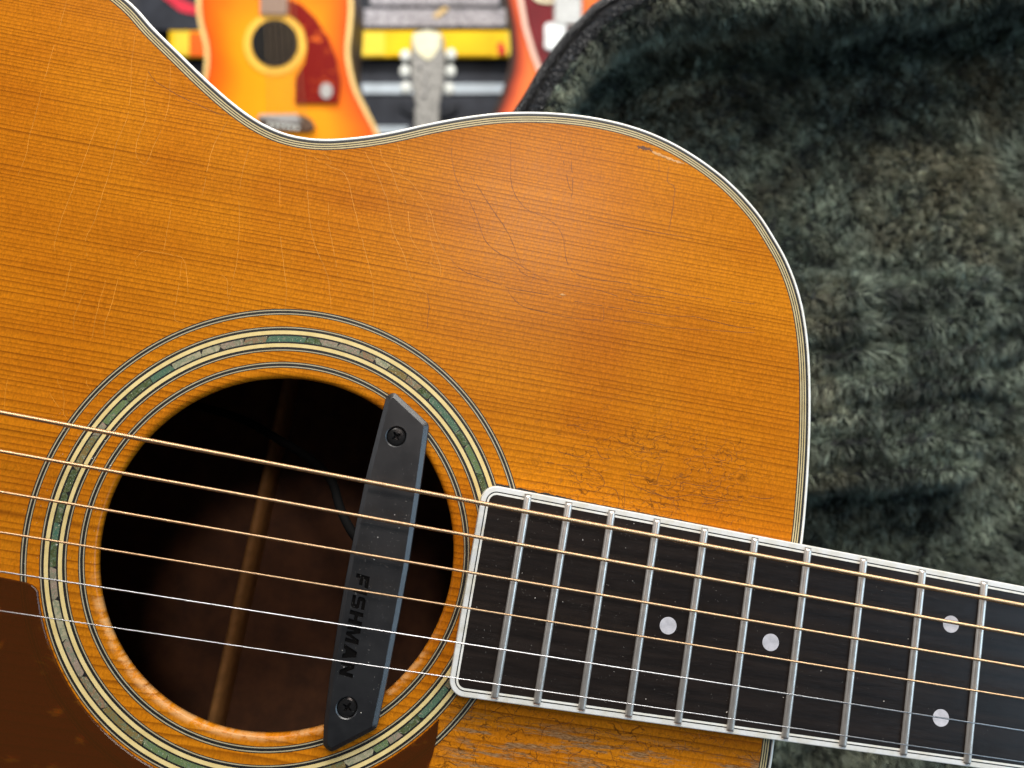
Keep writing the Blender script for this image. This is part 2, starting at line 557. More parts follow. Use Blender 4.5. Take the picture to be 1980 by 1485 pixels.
guitar = empty("acoustic_guitar", G)
tag(guitar, "old acoustic guitar with amber spruce top, striped white binding and abalone soundhole ring", "guitar")

# soundboard: rounded soundhole lip, flat top to the binding, underside
inner = OUTL + NIN * 3.86
ang = np.arctan2(inner[:, 1] - C0[1], inner[:, 0] - C0[0])
def hloop(r, z): return [((C0[0] + r * math.cos(a)) * MM, (C0[1] + r * math.sin(a)) * MM, z * MM) for a in ang]
mids = [[((C0[0] + (p[0] - C0[0]) * k + 0) * MM, (C0[1] + (p[1] - C0[1]) * k) * MM, 0.0) for p in inner] for k in (1.0,)]
rows = [oloop(3.86, -3.0), oloop(3.86, 0.0), hloop(75, 0.0), hloop(52.5, 0.0), hloop(51.8, -0.10), hloop(51.25, -0.40), hloop(50.95, -0.9), hloop(50.85, -1.6), hloop(50.9, -3.0), oloop(3.86, -3.0)]
V, F = strip(rows)
soundboard = part("soundboard", V, F, M["spruce"], guitar)
for p in soundboard.data.polygons:
    p.use_smooth = False
hole_faces = range(720 * 3, 720 * 8)
for k in hole_faces: soundboard.data.polygons[k].use_smooth = True

# binding: white outside, then black and cream lines
offs = [1.02, 1.74, 2.10, 2.45, 2.81, 3.15, 3.53, 3.86]
V, F = strip([oloop(1.02, -6.5), oloop(1.02, 0.0), oloop(0.62, 0.0), oloop(0.28, -0.12), oloop(0.08, -0.38), oloop(0.0, -0.85), oloop(0.0, -6.5), oloop(1.02, -6.5)])
bind = part("binding", V, F, M["white"], guitar, True)
for k in range(7):
    m = M["black"] if k % 2 == 0 else M["purf"]
    a, b = offs[k], offs[k + 1]
    dz = -0.03 if k % 2 == 0 else 0.0
    V, F = strip([oloop(a, -2.0), oloop(a, dz), oloop(b, dz), oloop(b, -2.0)])
    part("purfling_line", V, F, m, bind)

# ribs and back, and the inside one sees through the soundhole
V, F = strip([oloop(0.05, -6.5), oloop(0.05, -98.0), oloop(2.4, -98.0), oloop(2.4, -3.0)])
part("rib", V, F, M["rosewood"], guitar)
bk = [((x) * MM, (y) * MM) for x, y in OUTL + NIN * 0.1]
prism("back", bk, -101.0 * MM, -98.0 * MM, M["inner"], guitar)
for u0, h in ((106.0, 13.0), (196.0, 14.0), (20.0, 12.0)):
    ww = 2.8
    prof = [(-ww, -98), (-ww, -98 + h * 0.55), (-ww * 0.55, -98 + h * 0.92), (0, -98 + h), (ww * 0.55, -98 + h * 0.92), (ww, -98 + h * 0.55), (ww, -98)]
    rows = [[((u0 + a + 0.014 * vv) * MM, vv * MM, zz * MM) for a, zz in prof] for vv in np.linspace(-112, 112, 12)]
    V, F = strip(rows, closed=False)
    n = len(prof)
    V2 = [p for r in rows for p in r]
    part("brace", V2, F, M["brace"], guitar, True)

# ---- rosette
rosette = ring("rosette", 58.82, 66.32, 0.03, C0, M["black"], guitar, 480)
ring("rosette_line", 69.78, 71.66, 0.03, C0, M["black"], rosette, 480)
ring("rosette_line", 53.85, 55.70, 0.03, C0, M["black"], rosette, 480)
for r0, r1 in ((71.00, 71.34), (69.98, 70.30), (65.78, 66.08), (59.04, 59.34), (55.12, 55.44), (54.06, 54.36)):
    ring("pale_line", r0, r1, 0.06, C0, M["pale"], rosette, 480)
for r0, r1 in ((63.94, 65.06), (60.10, 61.18)):
    ring("cream_ring", r0, r1, 0.07, C0, M["cream"], rosette, 480)
a = 0.0
rr = random.Random(11)
while a < 2 * math.pi - 0.02:
    da = rr.choice((0.075, 0.10, 0.13, 0.16, 0.20)) * rr.uniform(0.85, 1.15)
    b = min(a + da, 2 * math.pi)
    if 2 * math.pi - b < 0.05: b = 2 * math.pi
    n = 8
    sk0, sk1 = rr.uniform(-0.012, 0.012), rr.uniform(-0.012, 0.012)
    def arc(r, s, z): return [((C0[0] + r * math.cos(t)) * MM, (C0[1] + r * math.sin(t)) * MM, z * MM) for t in np.linspace(a + 0.0016 + s * sk0, b - 0.0016 + s * sk1, n)]
    V, F = strip([arc(63.42, 1, -0.05), arc(63.42, 1, 0.06), arc(61.70, -1, 0.06), arc(61.70, -1, -0.05)], closed=False)
    part("abalone_piece", V, F, M["abalone"], rosette)
    a = b

# ---- pickguard (thin tortoise sheet, its inner edge follows the rosette)
arc_a = math.atan2(-20.6 - C0[1], 71.6 - C0[0])
arc_b = math.atan2(-37.6 - C0[1], 188.4 - C0[0])
arc = [(C0[0] + 66.75 * math.cos(t), C0[1] + 66.75 * math.sin(t)) for t in np.linspace(arc_a + 2 * math.pi, arc_b + 2 * math.pi, 90)]
pg = [(40, -19.2), (55, -18.4), (60.6, -18.5), (65, -18.7), (67.6, -18.85), (69.4, -19.2), (70.6, -20.0)] + arc + \
     [(189.0, -38.6), (189.3, -42.0), (189.1, -47.0), (188.4, -52), (184, -66), (172, -84), (150, -98), (120, -104), (90, -98), (66, -82), (50, -60), (42, -38)]
prism("pickguard", [(x * MM, y * MM) for x, y in pg], 0.09 * MM, 0.75 * MM, M["guard"], guitar, 0.25 * MM, 0.25 * MM)

# ---- fingerboard: ebony slab, bound, frets and dots
def wb(u): return 29.55 - 0.0190 * (u - 200.0)
BC = 0.35
def board_loop(inset, u_end=645.0, rad=4.6):
    u0 = 189.9 + inset
    r = max(rad - inset, 0.6)
    w0 = wb(u0) - inset
    P = [(u_end, BC + wb(u_end) - inset)]
    P += [(u0 + r + r * math.cos(t), BC + w0 - r + r * math.sin(t)) for t in np.linspace(math.pi / 2, math.pi, 10)]
    P += [(u0 + r + r * math.cos(t), BC - w0 + r + r * math.sin(t)) for t in np.linspace(math.pi, 1.5 * math.pi, 10)]
    P += [(u_end, BC - wb(u_end) + inset)]
    return P
ZB = 6.1
fb = prism("fingerboard", [(x * MM, y * MM) for x, y in board_loop(2.4)], 0.2 * MM, ZB * MM, M["ebony"], guitar)
def band(name, i0, i1, ztop, mat, zlow=0.15, round_=0.0):
    A, B = board_loop(i0), board_loop(i1)
    L = lambda P, z: [(x * MM, y * MM, z * MM) for x, y in P]
    if round_ > 0:
        A2 = board_loop(i0 + round_)
        A3 = board_loop(i0 + round_ * 0.3)
        V, F = strip([L(A, zlow), L(A, ztop - round_), L(A3, ztop - round_ * 0.3), L(A2, ztop), L(B, ztop), L(B, zlow)], closed=False)
    else:
        V, F = strip([L(A, zlow), L(A, ztop), L(B, ztop), L(B, zlow)], closed=False)
    return part(name, V, F, mat, fb)
band("board_binding", 0.0, 1.48, ZB, M["board_white"], round_=0.28)
band("binding_line", 1.48, 1.82, ZB - 0.02, M["black"])
band("binding_line", 1.82, 2.40, ZB - 0.005, M["white"])
# frets
seg = 10
prof = [(-1.12, 0.0), (-1.05, 0.25), (-0.85, 0.58), (-0.55, 0.83), (-0.28, 0.93), (0.28, 0.93), (0.55, 0.83), (0.85, 0.58), (1.05, 0.25), (1.12, 0.0)]
rows = []
for yy, k in ((-1.0, 0.12), (-0.992, 0.5), (-0.978, 0.9), (-0.965, 1.0), (0.965, 1.0), (0.978, 0.9), (0.992, 0.5), (1.0, 0.12)):
    rows.append([(x * MM * (0.86 + 0.14 * k), yy, (h * k) * MM) for x, h in prof])
V, F = strip(rows, closed=False)
nV = len(prof)
F.append(tuple(range(nV))); F.append(tuple(range(len(V) - 1, len(V) - nV - 1, -1)))
fret_me = make_mesh("fret", V, F, M["nickel"], True)
for n in range(20, 0, -1):
    u = 645.2 * 2 ** (-n / 12)
    o = link(bpy.data.objects.new("fret", fret_me), fb)
    o.location = (u * MM, BC * MM, (ZB + 0.004) * MM)
    o.scale = (1, (wb(u) - 0.55) * MM, 1)
# position dots
dot_me = None
for u, v in ((249.3, -0.95), (279.8, -0.9), (332.9, 12.7), (332.7, -14.2), (395.0, 0.3), (443.0, 0.3), (526.0, 0.3)):
    P = [(2.45 * MM * math.cos(t), 2.45 * MM * math.sin(t)) for t in np.linspace(0, 2 * math.pi, 40, endpoint=False)]
    if dot_me is None:
        o = prism("position_dot", P, -0.5 * MM, 0.03 * MM, M["pearl"], fb); dot_me = o.data
    else:
        o = link(bpy.data.objects.new("position_dot", dot_me), fb)
    o.location = (u * MM, v * MM, ZB * MM)
# neck under the board, nut and headstock (past the right edge of the photograph)
rows = []
for u in np.linspace(284, 641, 16):
    w = wb(u) - 0.8
    d = 21.0 + 24.0 * max(0, 1 - (u - 284) / 22) ** 1.5
    rows.append([(u * MM, (BC + w * math.cos(t)) * MM, (0.1 - d * math.sin(t) ** 0.9) * MM) for t in np.linspace(0.0, math.pi, 18)])
V, F = strip(rows, closed=True)
F.append(tuple(range(18))); F.append(tuple(range(len(V) - 1, len(V) - 19, -1)))
part("neck", V, F, M["mahogany"], guitar, True)
box("nut", (645.2 * MM, -20.5 * MM, 0.2 * MM), (650.0 * MM, 21.2 * MM, 8.0 * MM), M["white"], guitar, 0.5 * MM)
prism("headstock", [(x * MM, y * MM) for x, y in ((641, -21), (655, -25), (690, -34), (820, -38), (832, -30), (836, 0.3), (832, 30), (820, 38), (690, 34), (655, 25), (641, 21))], -16 * MM, -1 * MM, M["rosewood"], guitar, 1 * MM)
prism("bridge", [(x * MM, y * MM) for x, y in ((-22, -76), (8, -76), (10, -30), (10, 30), (8, 76), (-22, 76), (-26, 30), (-26, -30))], 0.05 * MM, 8 * MM, M["ebony"], guitar, 2 * MM)
box("saddle", (-1.5 * MM, -36 * MM, 7.8 * MM), (1.5 * MM, 38 * MM, 11.4 * MM), M["white"], guitar, 0.6 * MM)

# ---- strings (saddle to nut); the wound ones carry real windings
STR = [("E", 28.14, 16.47, 1.36, 0.47), ("A", 17.5, 9.82, 1.08, 0.40), ("D", 6.49, 2.33, 0.82, 0.33), ("G", -4.39, -4.6, 0.62, 0.27),
       ("B", -14.82, -12.2, 0.43, 0), ("e", -25.2, -19.46, 0.32, 0)]
for k, (nm, v0, v1, dia, pitch) in enumerate(STR):
    def at(u):
        return np.array([u, v0 + (v1 - v0) * u / 645.2, 12.0 - 5.0 * u / 645.2 + 0.0])
    r = dia / 2
    if pitch:
        us, rs = [-6.0], [r]
        u = 0.0
        amp = min(0.34 * pitch, 0.16)
        ends = 380.0
        while u < ends:
            for fr_, rad in ((0.0, r - amp), (0.22, r - 0.18 * amp), (0.5, r), (0.78, r - 0.18 * amp)):
                us.append(u + fr_ * pitch); rs.append(rad)
            u += pitch
        us += [ends, 646.0]; rs += [r - amp * 0.4, r - amp * 0.4]
    else:
        us, rs = list(np.linspace(-6, 646, 20)), [r] * 20
    t = (at(645.2) - at(0)) / np.linalg.norm(at(645.2) - at(0))
    sidev = np.cross(t, [0, 0, 1.0]); sidev /= np.linalg.norm(sidev)
    upv = np.cross(sidev, t)
    sg = 10
    th = np.linspace(0, 2 * math.pi, sg, endpoint=False)
    circ = np.cos(th)[:, None] * sidev + np.sin(th)[:, None] * upv
    P = np.array([at(u) for u in us])
    VV = (P[:, None, :] + np.array(rs)[:, None, None] * circ[None]).reshape(-1, 3) * MM
    nr = len(us)
    i = np.arange(nr - 1)[:, None] * sg; j = np.arange(sg)[None]; jn = (j + 1) % sg
    FF = np.stack([i + j, i + jn, i + sg + jn, i + sg + j], -1).reshape(-1, 4)
    part("string", VV.tolist(), FF.tolist(), M["bronze"] if pitch else M["steel"], guitar, True)

# ---- lacquer checks and small scars in the top
def ribbons(name, lines, width, mat, z, wob=0.12):
    V, F = [], []
    for L in lines:
        P = catmull(L, 5) if len(L) > 2 else np.array(L, float)
        P = P + rng.normal(0, wob, P.shape) * 0.5
        N = normals2d(P, False)
        n = len(P)
        wd = width * (0.55 + 0.45 * np.sin(np.linspace(0.15, math.pi - 0.15, n))) * rng.uniform(0.7, 1.25, n)
        b = len(V)
        for p, nn, w in zip(P, N, wd):
            V.append(((p[0] + nn[0] * w / 2) * MM, (p[1] + nn[1] * w / 2) * MM, z * MM))
            V.append(((p[0] - nn[0] * w / 2) * MM, (p[1] - nn[1] * w / 2) * MM, z * MM))
        gap = 0
        for i in range(n - 1):
            if gap > 0: gap -= 1; continue
            if rng.random() < 0.07: gap = int(rng.integers(1, 3))
            F.append((b + 2 * i, b + 2 * i + 1, b + 2 * i + 3, b + 2 * i + 2))
    o = part(name, V, F, mat, soundboard)
    return tag(o, kind="stuff")
LIGHT_CHECKS = [
    [(38.6,153.7),(38.5,146.1),(38.2,133.7),(38.0,124.1),(38.0,114.7),(37.8,109.3),(38.2,103.4),(37.4,96.6)],
    [(60.8,148.7),(61.8,138.5),(63.4,130.0),(64.5,120.7),(63.2,112.4),(63.2,104.4),(62.7,95.7),(62.2,87.0),(61.1,82.3),(61.5,78.5),(62.8,76.1)],
    [(56.7,119.1),(55.8,112.2),(55.0,104.7),(53.9,95.9),(52.9,87.2),(52.5,79.3),(53.1,76.2)],
    [(67.5,135.6),(68.0,127.5),(69.9,121.8),(69.1,115.6),(69.4,110.3),(71.1,107.9),(73.1,107.6),(74.2,113.9),(75.4,120.2),(75.5,128.4),(73.3,139.6)],
    [(94.0,125.3),(91.7,118.1),(91.2,111.2),(91.4,104.6),(91.3,100.6)],
    [(101.9,119.4),(101.6,111.9),(102.1,103.3),(104.4,92.5),(105.7,82.9),(105.7,75.8),(105.7,68.0)],
    [(111.0,120.6),(113.5,107.6),(116.2,94.8),(119.1,85.5),(121.6,77.4),(122.6,71.1)],
    [(83.0,97.0),(83.6,89.8),(84.0,82.1)],
    [(77.3,75.8),(76.5,77.5),(77.5,79.9),(79.4,81.2),(86.8,81.3),(89.9,80.7),(91.7,77.6),(93.7,70.3)],
    [(89.7,80.0),(90.5,73.3),(90.8,66.6),(91.5,62.7),(92.5,61.8),(95.3,61.9)],
    [(101.9,78.0),(104.2,76.3),(105.5,69.3)],
    [(69.5,70.3),(69.1,63.5),(69.1,58.2),(69.5,52.5)],
    [(72.9,71.4),(72.8,64.2),(72.2,57.4),(72.9,53.1)],
    [(64.3,65.7),(63.4,60.7),(63.2,56.6),(64.3,52.9)],
    [(58.6,73.7),(58.7,69.6),(58.8,63.8),(58.1,59.7)],
    [(64.8,36.2),(66.0,32.7),(66.5,30.0),(67.9,28.1)],
    [(61.2,34.9),(63.9,32.0),(66.2,30.3)],
    [(49.0,36.8),(49.1,33.4),(49.8,28.0)],
    [(62.6,39.2),(63.2,37.8),(64.7,36.5)],
    [(70.7,40.7),(71.0,39.2),(72.7,37.3)],
    [(118.9,119.6),(121.0,112.0),(123.0,104.0),(124.4,99.3),(127.2,92.4),(130.0,88.0),(133.0,83.2),(134.7,78.2),(136.0,73.6)],
    [(128.7,106.0),(130.2,99.2),(132.5,93.4),(134.7,87.6),(136.3,83.4),(138.9,81.0)],
    [(120.0,120.3),(123.2,118.4),(127.0,117.2),(130.9,116.3),(133.4,113.6),(136.4,106.6),(138.9,100.8),(141.2,95.9),(144.7,88.3),(146.4,84.5),(148.3,76.7),(148.9,71.9)],
    [(136.4,124.0),(140.5,118.8),(143.3,114.7),(146.2,109.8),(148.5,103.1),(150.2,99.7),(153.9,94.6),(156.4,89.7),(158.7,86.4),(163.4,83.3)],
    [(140.8,125.7),(142.7,122.2),(145.6,119.4),(148.0,115.2),(151.9,110.1),(154.0,104.2),(155.6,99.5),(158.9,95.9),(164.0,92.1),(165.5,92.0)],
    [(158.6,108.4),(160.3,102.9),(162.0,99.0),(164.8,94.5),(166.0,91.5),(166.2,88.2)],
    [(145.6,128.4),(147.0,126.1),(147.7,123.7)],
    [(146.0,119.7),(149.5,118.3),(152.7,116.6),(157.1,112.3),(159.8,108.6),(162.0,103.6),(164.3,99.9),(168.7,95.3)],
    [(124.3,120.7),(126.7,119.1),(127.4,117.5)]]
DARK_CHECKS = [
    [(67.4,136.3),(69.8,133.7),(74.1,131.8),(78.9,130.1),(84.3,128.8),(89.7,127.2),(92.7,126.8)],
    [(163.4,83.3),(164.6,80.1),(164.8,76.8),(165.2,72.8)],
    [(168.7,95.3),(172.4,92.7),(177.4,91.7),(184.1,90.5),(188.3,89.8),(199.7,89.9)],
    [(162.2,133.0),(162.7,128.8),(164.3,123.5),(166.9,118.9),(171.6,113.5),(174.3,109.3),(176.9,104.4),(180.7,100.9),(186.4,98.8),(189.9,97.4),(193.4,96.0),(196.9,94.8),(199.0,94.3)],
    [(169.8,122.5),(172.0,120.3),(178.1,113.5),(183.2,108.1),(186.9,102.9),(189.8,97.8)],
    [(180.1,136.6),(182.3,124.1),(184.6,119.0),(188.0,115.8),(191.1,114.5)],
    [(188.7,97.2),(190.2,95.6),(192.8,94.6),(197.8,94.3)],
    [(187.1,90.0),(188.3,87.8),(191.5,85.5),(195.3,84.5),(200.6,84.5)],
    [(191.2,114.7),(195.1,113.8),(198.7,111.9),(201.3,108.6),(202.7,103.8),(204.8,99.6),(208.0,97.9),(213.4,97.4),(221.2,97.9),(229.9,98.0),(239.0,97.6),(250.2,98.0),(263.9,98.9)],
    [(198.0,94.1),(205.7,94.3),(214.7,94.3),(219.8,93.6),(225.7,92.8),(231.5,92.9),(240.5,93.3)],
    [(190.5,90.0),(199.9,89.9),(209.8,89.5),(218.4,89.6),(226.5,89.9),(238.0,90.3),(244.9,91.4),(251.2,91.1),(259.6,90.7),(264.9,91.5)],
    [(194.2,84.7),(200.8,84.3),(209.0,84.2),(219.4,85.4),(225.0,86.3),(231.2,86.6),(238.6,86.7),(265.2,89.9)],
    [(195.1,138.7),(198.0,131.5),(200.4,125.5),(201.5,124.0)],
    [(198.8,140.3),(199.7,134.0),(201.5,126.6),(201.9,121.5)],
    [(227.2,139.4),(227.8,135.2)],
    [(230.6,137.5),(230.9,132.8),(233.2,131.5),(233.8,126.4),(233.7,119.5),(233.4,116.0)],
    [(207.9,116.3),(215.5,116.0),(224.6,115.8),(232.6,115.9),(241.4,116.1)],
    [(220.3,95.6),(224.4,95.7),(226.6,94.7),(237.2,96.0)],
    [(217.2,89.4),(217.8,85.4)],
    [(207.3,39.5),(210.9,39.5),(216.9,39.7),(221.2,40.1),(223.8,38.7),(225.5,37.1),(225.5,35.5),(222.5,34.2),(220.4,35.4),(217.5,35.9),(216.4,37.9),(212.6,38.8)],
    [(225.6,35.3),(229.2,34.9),(230.6,32.8),(231.2,29.8)],
    [(231.7,37.3),(233.1,29.7)],
    [(232.7,41.1),(234.5,37.4),(237.0,36.6),(239.5,35.9),(242.4,35.6),(247.4,34.8),(249.7,35.6)],
    [(239.7,35.1),(240.7,33.5),(242.8,32.9),(243.7,31.1)],
    [(232.0,40.1),(236.9,40.2),(239.3,40.0)],
    [(247.4,34.4),(248.5,32.7),(251.4,32.0),(252.4,30.6)],
    [(232.4,48.6),(233.8,47.2),(238.1,47.8)],
    [(241.5,39.0),(241.8,42.2),(242.7,45.6)],
    [(240.4,38.4),(245.2,38.8),(245.4,40.0),(243.3,40.5)],
    [(248.9,38.2),(249.0,40.3),(252.2,40.4),(258.3,40.4)],
    [(211.8,51.4),(214.5,51.9),(216.6,51.0),(219.1,51.0)],
    [(217.0,46.3),(221.4,46.3),(223.4,43.8),(226.6,43.8)],
    [(209.7,44.2),(211.9,43.0),(218.8,42.6)],
    [(251.4,49.0),(257.4,49.3),(261.1,49.3),(261.7,50.8),(262.9,51.0),(263.2,49.1)],
    [(255.8,35.5),(258.2,35.5),(261.6,36.8)],
    [(270.2,39.9),(275.1,39.9),(279.0,41.0)],
    [(239.0,36.6),(245.7,35.3),(253.4,37.4),(261.6,37.2),(267.2,38.2)],
    [(197.8,-37.2),(198.0,-33.6),(199.1,-32.4)],
    [(206.2,-39.0),(205.8,-35.5),(209.1,-34.5),(210.4,-35.8)],
    [(219.0,-39.2),(219.6,-36.0),(223.6,-34.4),(226.7,-33.4),(228.0,-31.1)],
    [(231.4,-35.8),(232.2,-34.1),(238.3,-34.7),(242.1,-34.7)],
    [(243.7,-38.1),(245.0,-35.8),(248.8,-35.8),(250.7,-37.5)],
    [(201.4,-42.3),(200.5,-46.5)],
    [(228.1,-45.5),(228.2,-42.9),(231.2,-40.9)],
    [(254.9,-36.4),(259.6,-35.2),(265.2,-35.9),(268.3,-34.9)],
    [(232.3,-31.0),(233.3,-35.5)],
    [(201.5,-32.1),(202.0,-35.1)]]
ribbons("light_lacquer_checks", LIGHT_CHECKS, 0.115, M["check_light"], 0.012)
ribbons("dark_lacquer_checks", DARK_CHECKS, 0.155, M["check_dark"], 0.014)

def blob_patch(name, P, mat, z, parent):
    prism(name, [(x * MM, y * MM) for x, y in P], (z - 0.1) * MM, z * MM, mat, parent)
def ragged(P, amt):
    Q = resample(P, 40)
    return Q + normals2d(Q) * (rng.normal(0, amt, 40) * 1.0)[:, None]
blob_patch("torn_splinter", ragged([(224.5, 141.7), (226.5, 141.5), (229, 140.9), (232, 140.3), (235.5, 139.5), (232, 139.6), (228, 140.3), (225.5, 140.8)], 0.16), M["scar"], 0.04, soundboard)
blob_patch("splinter", ragged([(219.5, 142.2), (221.5, 142.7), (224, 142.3), (225, 141.6), (222.5, 141.5), (220.5, 141.6)], 0.16), M["check_dark"], 0.03, soundboard)
blob_patch("dent_mark", ragged([(203.0, 90.8), (204.0, 91.2), (205.1, 90.9), (204.0, 90.5)], 0.05), M["scar"], 0.03, soundboard)
# torn dark seam along the bass side of the board, and the dark glue line at its end
V, F = [], []
us = np.linspace(186.5, 262, 260)
for k, u in enumerate(us):
    e = BC + wb(u) + 0.05
    w = (0.75 if u < 215 else 0.42) * (0.55 + 0.35 * rng.random() + 0.25 * math.sin(u * 1.3) * math.sin(u * 0.37)) * (1 if u < 250 else (262 - u) / 12 + 0.05)
    V += [(u * MM, (e - 0.9) * MM, 0.05 * MM), (u * MM, (e + w) * MM, 0.05 * MM)]
for k in range(len(us) - 1): F.append((2 * k, 2 * k + 1, 2 * k + 3, 2 * k + 2))
part("dark_seam", V, F, M["black"], fb)

# ------------------------------------------------------------------ soundhole pickup
pickup = empty("soundhole_pickup", G @ Matrix.Translation((0.1645, 0.0, 0.0)))
tag(pickup, "black plastic soundhole pickup with embossed lettering and two cross head screws under the strings", "pickup")
PO = 0.1645
pk = [(159.41, 52.13), (171.2, 44.48), (172.06, 25.77), (172.75, 3.0), (172.72, -14.03), (172.6, -28.2), (172.18, -42.35), (160.79, -50.57),
      (158.23, -49.14), (157.36, -43.59), (156.5, -30.65), (155.95, -17.09), (155.67, -2.85), (155.67, 13.76), (155.93, 27.36), (157.3, 50.59)]
def rounded(P, r=1.0):
    out = []
    n = len(P)
    for i in range(n):
        a, b, c = [np.array(P[(i + k) % n], float) for k in (-1, 0, 1)]
        d1, d2 = a - b, c - b
        l1, l2 = np.linalg.norm(d1), np.linalg.norm(d2)
        cosv = np.dot(d1, d2) / l1 / l2
        if cosv < -0.985: out.append(b); continue
        rr_ = min(r, l1 * 0.4, l2 * 0.4)
        p, q_ = b + d1 / l1 * rr_, b + d2 / l2 * rr_
        for t_ in (0, 0.33, 0.67, 1.0):
            out.append((1 - t_) ** 2 * p + 2 * t_ * (1 - t_) * b + t_ * t_ * q_)
    return np.array(out)
PKL = rounded(pk, 1.1)
PKL[:, 0] -= PO * 1000
PKL = PKL * MM
def inset_poly(P, d):
    s = (np.roll(P, -1, 0)[:, 1] * P[:, 0] - P[:, 1] * np.roll(P, -1, 0)[:, 0]).sum()
    return P + normals2d(P) * (d if s > 0 else -d)
if (np.roll(PKL, -1, 0)[:, 1] * PKL[:, 0] - PKL[:, 1] * np.roll(PKL, -1, 0)[:, 0]).sum() < 0: PKL = PKL[::-1].copy()
# true inset by line intersection keeps the bevel width even
def inset_true(P, d):
    n = len(P); out = []
    for i in range(n):
        a, b, c = P[i - 1], P[i], P[(i + 1) % n]
        t1 = (b - a) / np.linalg.norm(b - a); t2 = (c - b) / np.linalg.norm(c - b)
        n1 = np.array([-t1[1], t1[0]]); n2 = np.array([-t2[1], t2[0]])
        m_ = n1 + n2; m_ /= np.linalg.norm(m_)
        out.append(b + m_ * d / max(0.35, m_ @ n1))
    return np.array(out)
bm = bmesh.new()
levels = [(PKL, 0.06 * MM), (PKL, 2.75 * MM), (inset_true(PKL, 0.14 * MM), 3.02 * MM), (inset_true(PKL, 1.30 * MM), 3.93 * MM), (inset_true(PKL, 1.45 * MM), 4.0 * MM)]
loops = [[bm.verts.new((x, y, z)) for x, y in Q] for Q, z in levels]
n = len(PKL)
for a_, b_ in zip(loops[:-1], loops[1:]):
    for i in range(n): bm.faces.new((a_[i], a_[(i + 1) % n], b_[(i + 1) % n], b_[i]))
bm.faces.new(loops[0][::-1]); bm.faces.new(loops[-1])
body = bm_part("pickup_body", bm, M["plastic"], pickup)

# letters, unit box: x reading direction, y cap height; polygons do not overlap
def T(*pts): return list(pts)
LET = {
    'F': (0.95, [T((0, 0), (.34, 0), (.34, .30), (.82, .30), (.82, .56), (.34, .56), (.34, .70), (.95, .70), (.95, 1), (0, 1))]),
    'I': (0.36, [T((0, 0), (.36, 0), (.36, 1), (0, 1))]),
    'S': (0.98, [T((0, 0), (.80, 0), (.98, .14), (.98, .48), (.84, .60), (.34, .62), (.34, .74), (.94, .74), (.94, 1), (.18, 1), (0, .86), (0, .52), (.14, .40), (.64, .38), (.64, .26), (0, .26))]),
    'H': (1.0, [T((0, 0), (.34, 0), (.34, .37), (.66, .37), (.66, 0), (1, 0), (1, 1), (.66, 1), (.66, .63), (.34, .63), (.34, 1), (0, 1))]),
    'M': (1.25, [T((0, 0), (.32, 0), (.32, .52), (.50, 0), (.75, 0), (.93, .52), (.93, 0), (1.25, 0), (1.25, 1), (.86, 1), (.625, .42), (.39, 1), (0, 1))]),
    'A': (1.1, [T((0, 0), (.36, 0), (.42, .17), (.68, .17), (.74, 0), (1.1, 0), (.76, 1), (.34, 1))]),
    'N': (1.05, [T((0, 0), (.32, 0), (.32, .50), (.70, 0), (1.05, 0), (1.05, 1), (.73, 1), (.73, .50), (.35, 1), (0, 1))]),
}
cap, gap, slant = 3.95, 0.16, 0.12
tw = sum(LET[k][0] for k in "FISHMAN") + gap * 6
unit = 28.3 / (tw)
cut = bmesh.new(); floor = bmesh.new()
x = 0.0
for ch in "FISHMAN":
    w, polys = LET[ch]
    for poly in polys:
        P = []
        for a_, b_ in poly:
            rx = (x + a_) * unit + slant * b_ * cap            # along the reading direction (towards -y)
            ry = b_ * cap                                      # cap direction (towards +x)
            P.append(((158.55 + ry + 0.016 * rx - PO * 1000) * MM, (-0.9 - rx) * MM))
        s = sum(P[i][0] * P[(i + 1) % len(P)][1] - P[(i + 1) % len(P)][0] * P[i][1] for i in range(len(P)))
        if s < 0: P = P[::-1]
        lo = [cut.verts.new((p[0], p[1], 3.55 * MM)) for p in P]; hi = [cut.verts.new((p[0], p[1], 4.6 * MM)) for p in P]
        for i in range(len(P)): cut.faces.new((lo[i], lo[(i + 1) % len(P)], hi[(i + 1) % len(P)], hi[i]))
        cut.faces.new(lo[::-1]); cut.faces.new(hi)
        floor.faces.new([floor.verts.new((p[0], p[1], 3.575 * MM)) for p in P])
    x += w + gap
SCREWS = [(162.45 - PO * 1000, 39.3), (162.95 - PO * 1000, -37.75)]
for sx, sy in SCREWS:
    rad = [(3.15, 4.6), (3.15, 4.0), (2.86, 3.74), (2.84, 1.9)]
    rows_ = [[cut.verts.new(((sx + r * math.cos(t)) * MM, (sy + r * math.sin(t)) * MM, z * MM)) for t in np.linspace(0, 2 * math.pi, 32, endpoint=False)] for r, z in rad[::-1]]
    for a_, b_ in zip(rows_[:-1], rows_[1:]):
        for i in range(32): cut.faces.new((a_[i], a_[(i + 1) % 32], b_[(i + 1) % 32], b_[i]))
    cut.faces.new(rows_[0][::-1]); cut.faces.new(rows_[-1])
bmesh.ops.recalc_face_normals(cut, faces=cut.faces)


